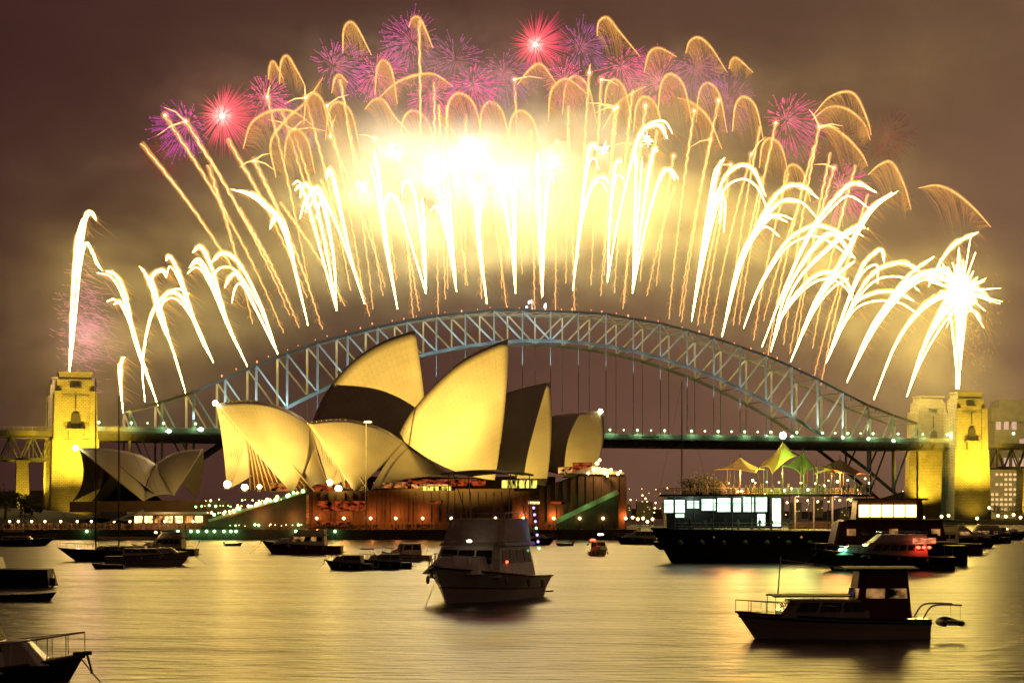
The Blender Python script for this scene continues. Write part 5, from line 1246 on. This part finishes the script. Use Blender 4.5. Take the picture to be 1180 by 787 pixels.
# golden willow loops
WIL = [([(395, 62), (396, 36), (403, 26), (412, 33), (428, 64)], 'tall narrow golden loop high on the left half'), ([(309, 92), (311, 77), (316, 72), (327, 92)], 'smaller left one of twin golden loops on the left shoulder'), ([(322, 97), (324, 72), (331, 65), (340, 78), (352, 100)], 'larger right one of twin golden loops on the left shoulder'),
       ([(382, 108), (386, 91), (392, 87), (401, 96)], 'small golden loop under the tall narrow left loop'), ([(471, 32), (475, 22), (483, 21), (491, 36), (499, 56)], 'golden hook at the head of the tallest rocket'), ([(438, 112), (455, 97), (476, 88), (500, 86), (522, 100)], 'wide flat golden loop beside the tallest rocket'),
       ([(420, 127), (430, 116), (442, 116), (455, 135), (478, 160)], 'golden loop falling right below the hot pink burst'), ([(280, 172), (290, 142), (314, 128), (340, 130), (368, 152)], 'broad thin golden loop over the left rockets'), ([(318, 205), (312, 165), (330, 138), (352, 118), (372, 90)], 'long golden curve rising behind the left rockets'),
       ([(596, 98), (611, 80), (624, 75), (642, 98)], 'small golden loop below the top red burst'), ([(632, 140), (634, 110), (641, 97), (655, 92), (676, 108)], 'round golden loop below the crown bursts'), ([(688, 42), (690, 26), (700, 21), (713, 36), (738, 66)], 'bright golden loop highest on the right half'),
       ([(742, 84), (748, 62), (760, 56), (780, 66)], 'golden loop right of the highest right loop'), ([(790, 62), (795, 48), (806, 44), (820, 56), (838, 84)], 'long falling golden loop on the right half'), ([(840, 80), (843, 70), (850, 68), (868, 84)], 'little golden loop at the end of the right upper row'),
       ([(938, 132), (955, 113), (975, 106), (988, 113), (1000, 140), (1004, 156)], 'big golden loop on the right shoulder, outermost arc'), ([(936, 138), (955, 124), (976, 126), (995, 142), (1003, 162)], 'golden arc just inside the big right loop'), ([(944, 148), (958, 147), (977, 160), (993, 178), (1000, 192)], 'lowest golden arc inside the big right loop'),
       ([(1000, 202), (1014, 190), (1028, 188), (1042, 214), (1050, 242)], 'golden loop falling before the dim right burst'), ([(1058, 217), (1080, 214), (1100, 222), (1122, 240), (1142, 262)], 'long orange arc drifting off to the far right'), ([(780, 113), (796, 118), (816, 136), (832, 172)], 'gold curve falling in the pale smoke on the right'),
       ([(694, 150), (712, 120), (728, 108), (744, 100)], 'gold curve under the pink burst right of crown'), ([(540, 180), (520, 150), (512, 140), (505, 130)], 'short gold curve in the glow below the middle bursts')]
WIL += [([(x-w, y+h), (x-w*.8, y+h*.25), (x-w*.25, y), (x+w*.5, y+h*.3), (x+w, y+h*1.25)], lb) for x, y, w, h, lb in (
    (445, 70, 13, 40, 'faint gold loop between the pink and purple left bursts'), (535, 108, 22, 42, 'hazy gold loop over the bright smoke left of the crown'), (570, 118, 18, 40, 'hazy gold loop over the bright smoke straight above the crown'), (605, 128, 20, 44, 'gold loop under the small golden loop below the top red burst'),
    (668, 88, 20, 44, 'gold loop under the violet burst at the top'), (712, 92, 16, 40, 'gold loop hanging under the bright highest loop on the right half'), (778, 86, 20, 46, 'soft gold loop between the two golden loops on the right half'), (820, 96, 18, 46, 'gold loop over the pale violet burst'),
    (862, 112, 18, 40, 'gold loop just left of the large right pink burst'), (892, 160, 17, 34, 'small gold loop below the large right pink burst'), (395, 118, 20, 44, 'gold loop under the purple burst by the tall narrow left loop'), (365, 108, 15, 36, 'slim gold loop left of the purple burst by the tall narrow left loop'),
    (345, 150, 18, 40, 'gold loop above the left comet trios'), (918, 190, 16, 34, 'low gold loop above the broad right comet arcs'), (482, 128, 22, 44, 'gold loop beneath the wide flat loop by the tallest rocket'), (748, 112, 18, 40, 'gold loop above the tallest right comet trio'))]
for i, (px, lb) in enumerate(WIL):
    Y0 = Yb(max(140, min(1060, px[0][0])))+rnd.uniform(-15, 30); pts = spline([P(x, y, Y0-10*k/len(px)) for k, (x, y) in enumerate(px)], 70)
    e = empty('firework_willow', pts[0], lb, 'firework', 'golden willow loops'); m = MB()
    m.tube(pts, [rnd.uniform(.5, 1.2)*(.14+.38*math.sin(math.pi*(k/70)**.8)**.7) for k in range(71)], 6, 0); m.tube(pts, [.3+1.1*math.sin(math.pi*k/70) for k in range(71)], 8, 2)
    cx = sum(p.x for p in pts)/71; zmin = min(p.z for p in pts)
    for k in range(3, 70):
        for _ in range(rnd.choice((1, 2, 4, 7))):
            p = pts[k].lerp(pts[k-1], rnd.random())+Vector((rnd.gauss(0, .5), rnd.gauss(0, 2), rnd.gauss(0, .5))); top = p.z-zmin; l = rnd.choice((.15, .3, .6, 1.3))*rnd.uniform(.6, 1.3)*max(5, top*.75); q = Vector(((cx-p.x)*.45+l*.22, rnd.gauss(0, 2), -l))
            m.tube([p, p+q*.5+Vector((q.x*.18, 0, 0)), p+q], [.075, .06, .015], 3, 1, False)
    m.build('spark_curtain', [M['willow'], M['strand'], M['tailsoft']], e)
# the trails light the smoke, helped by added point lamps at flashes, flare and bursts
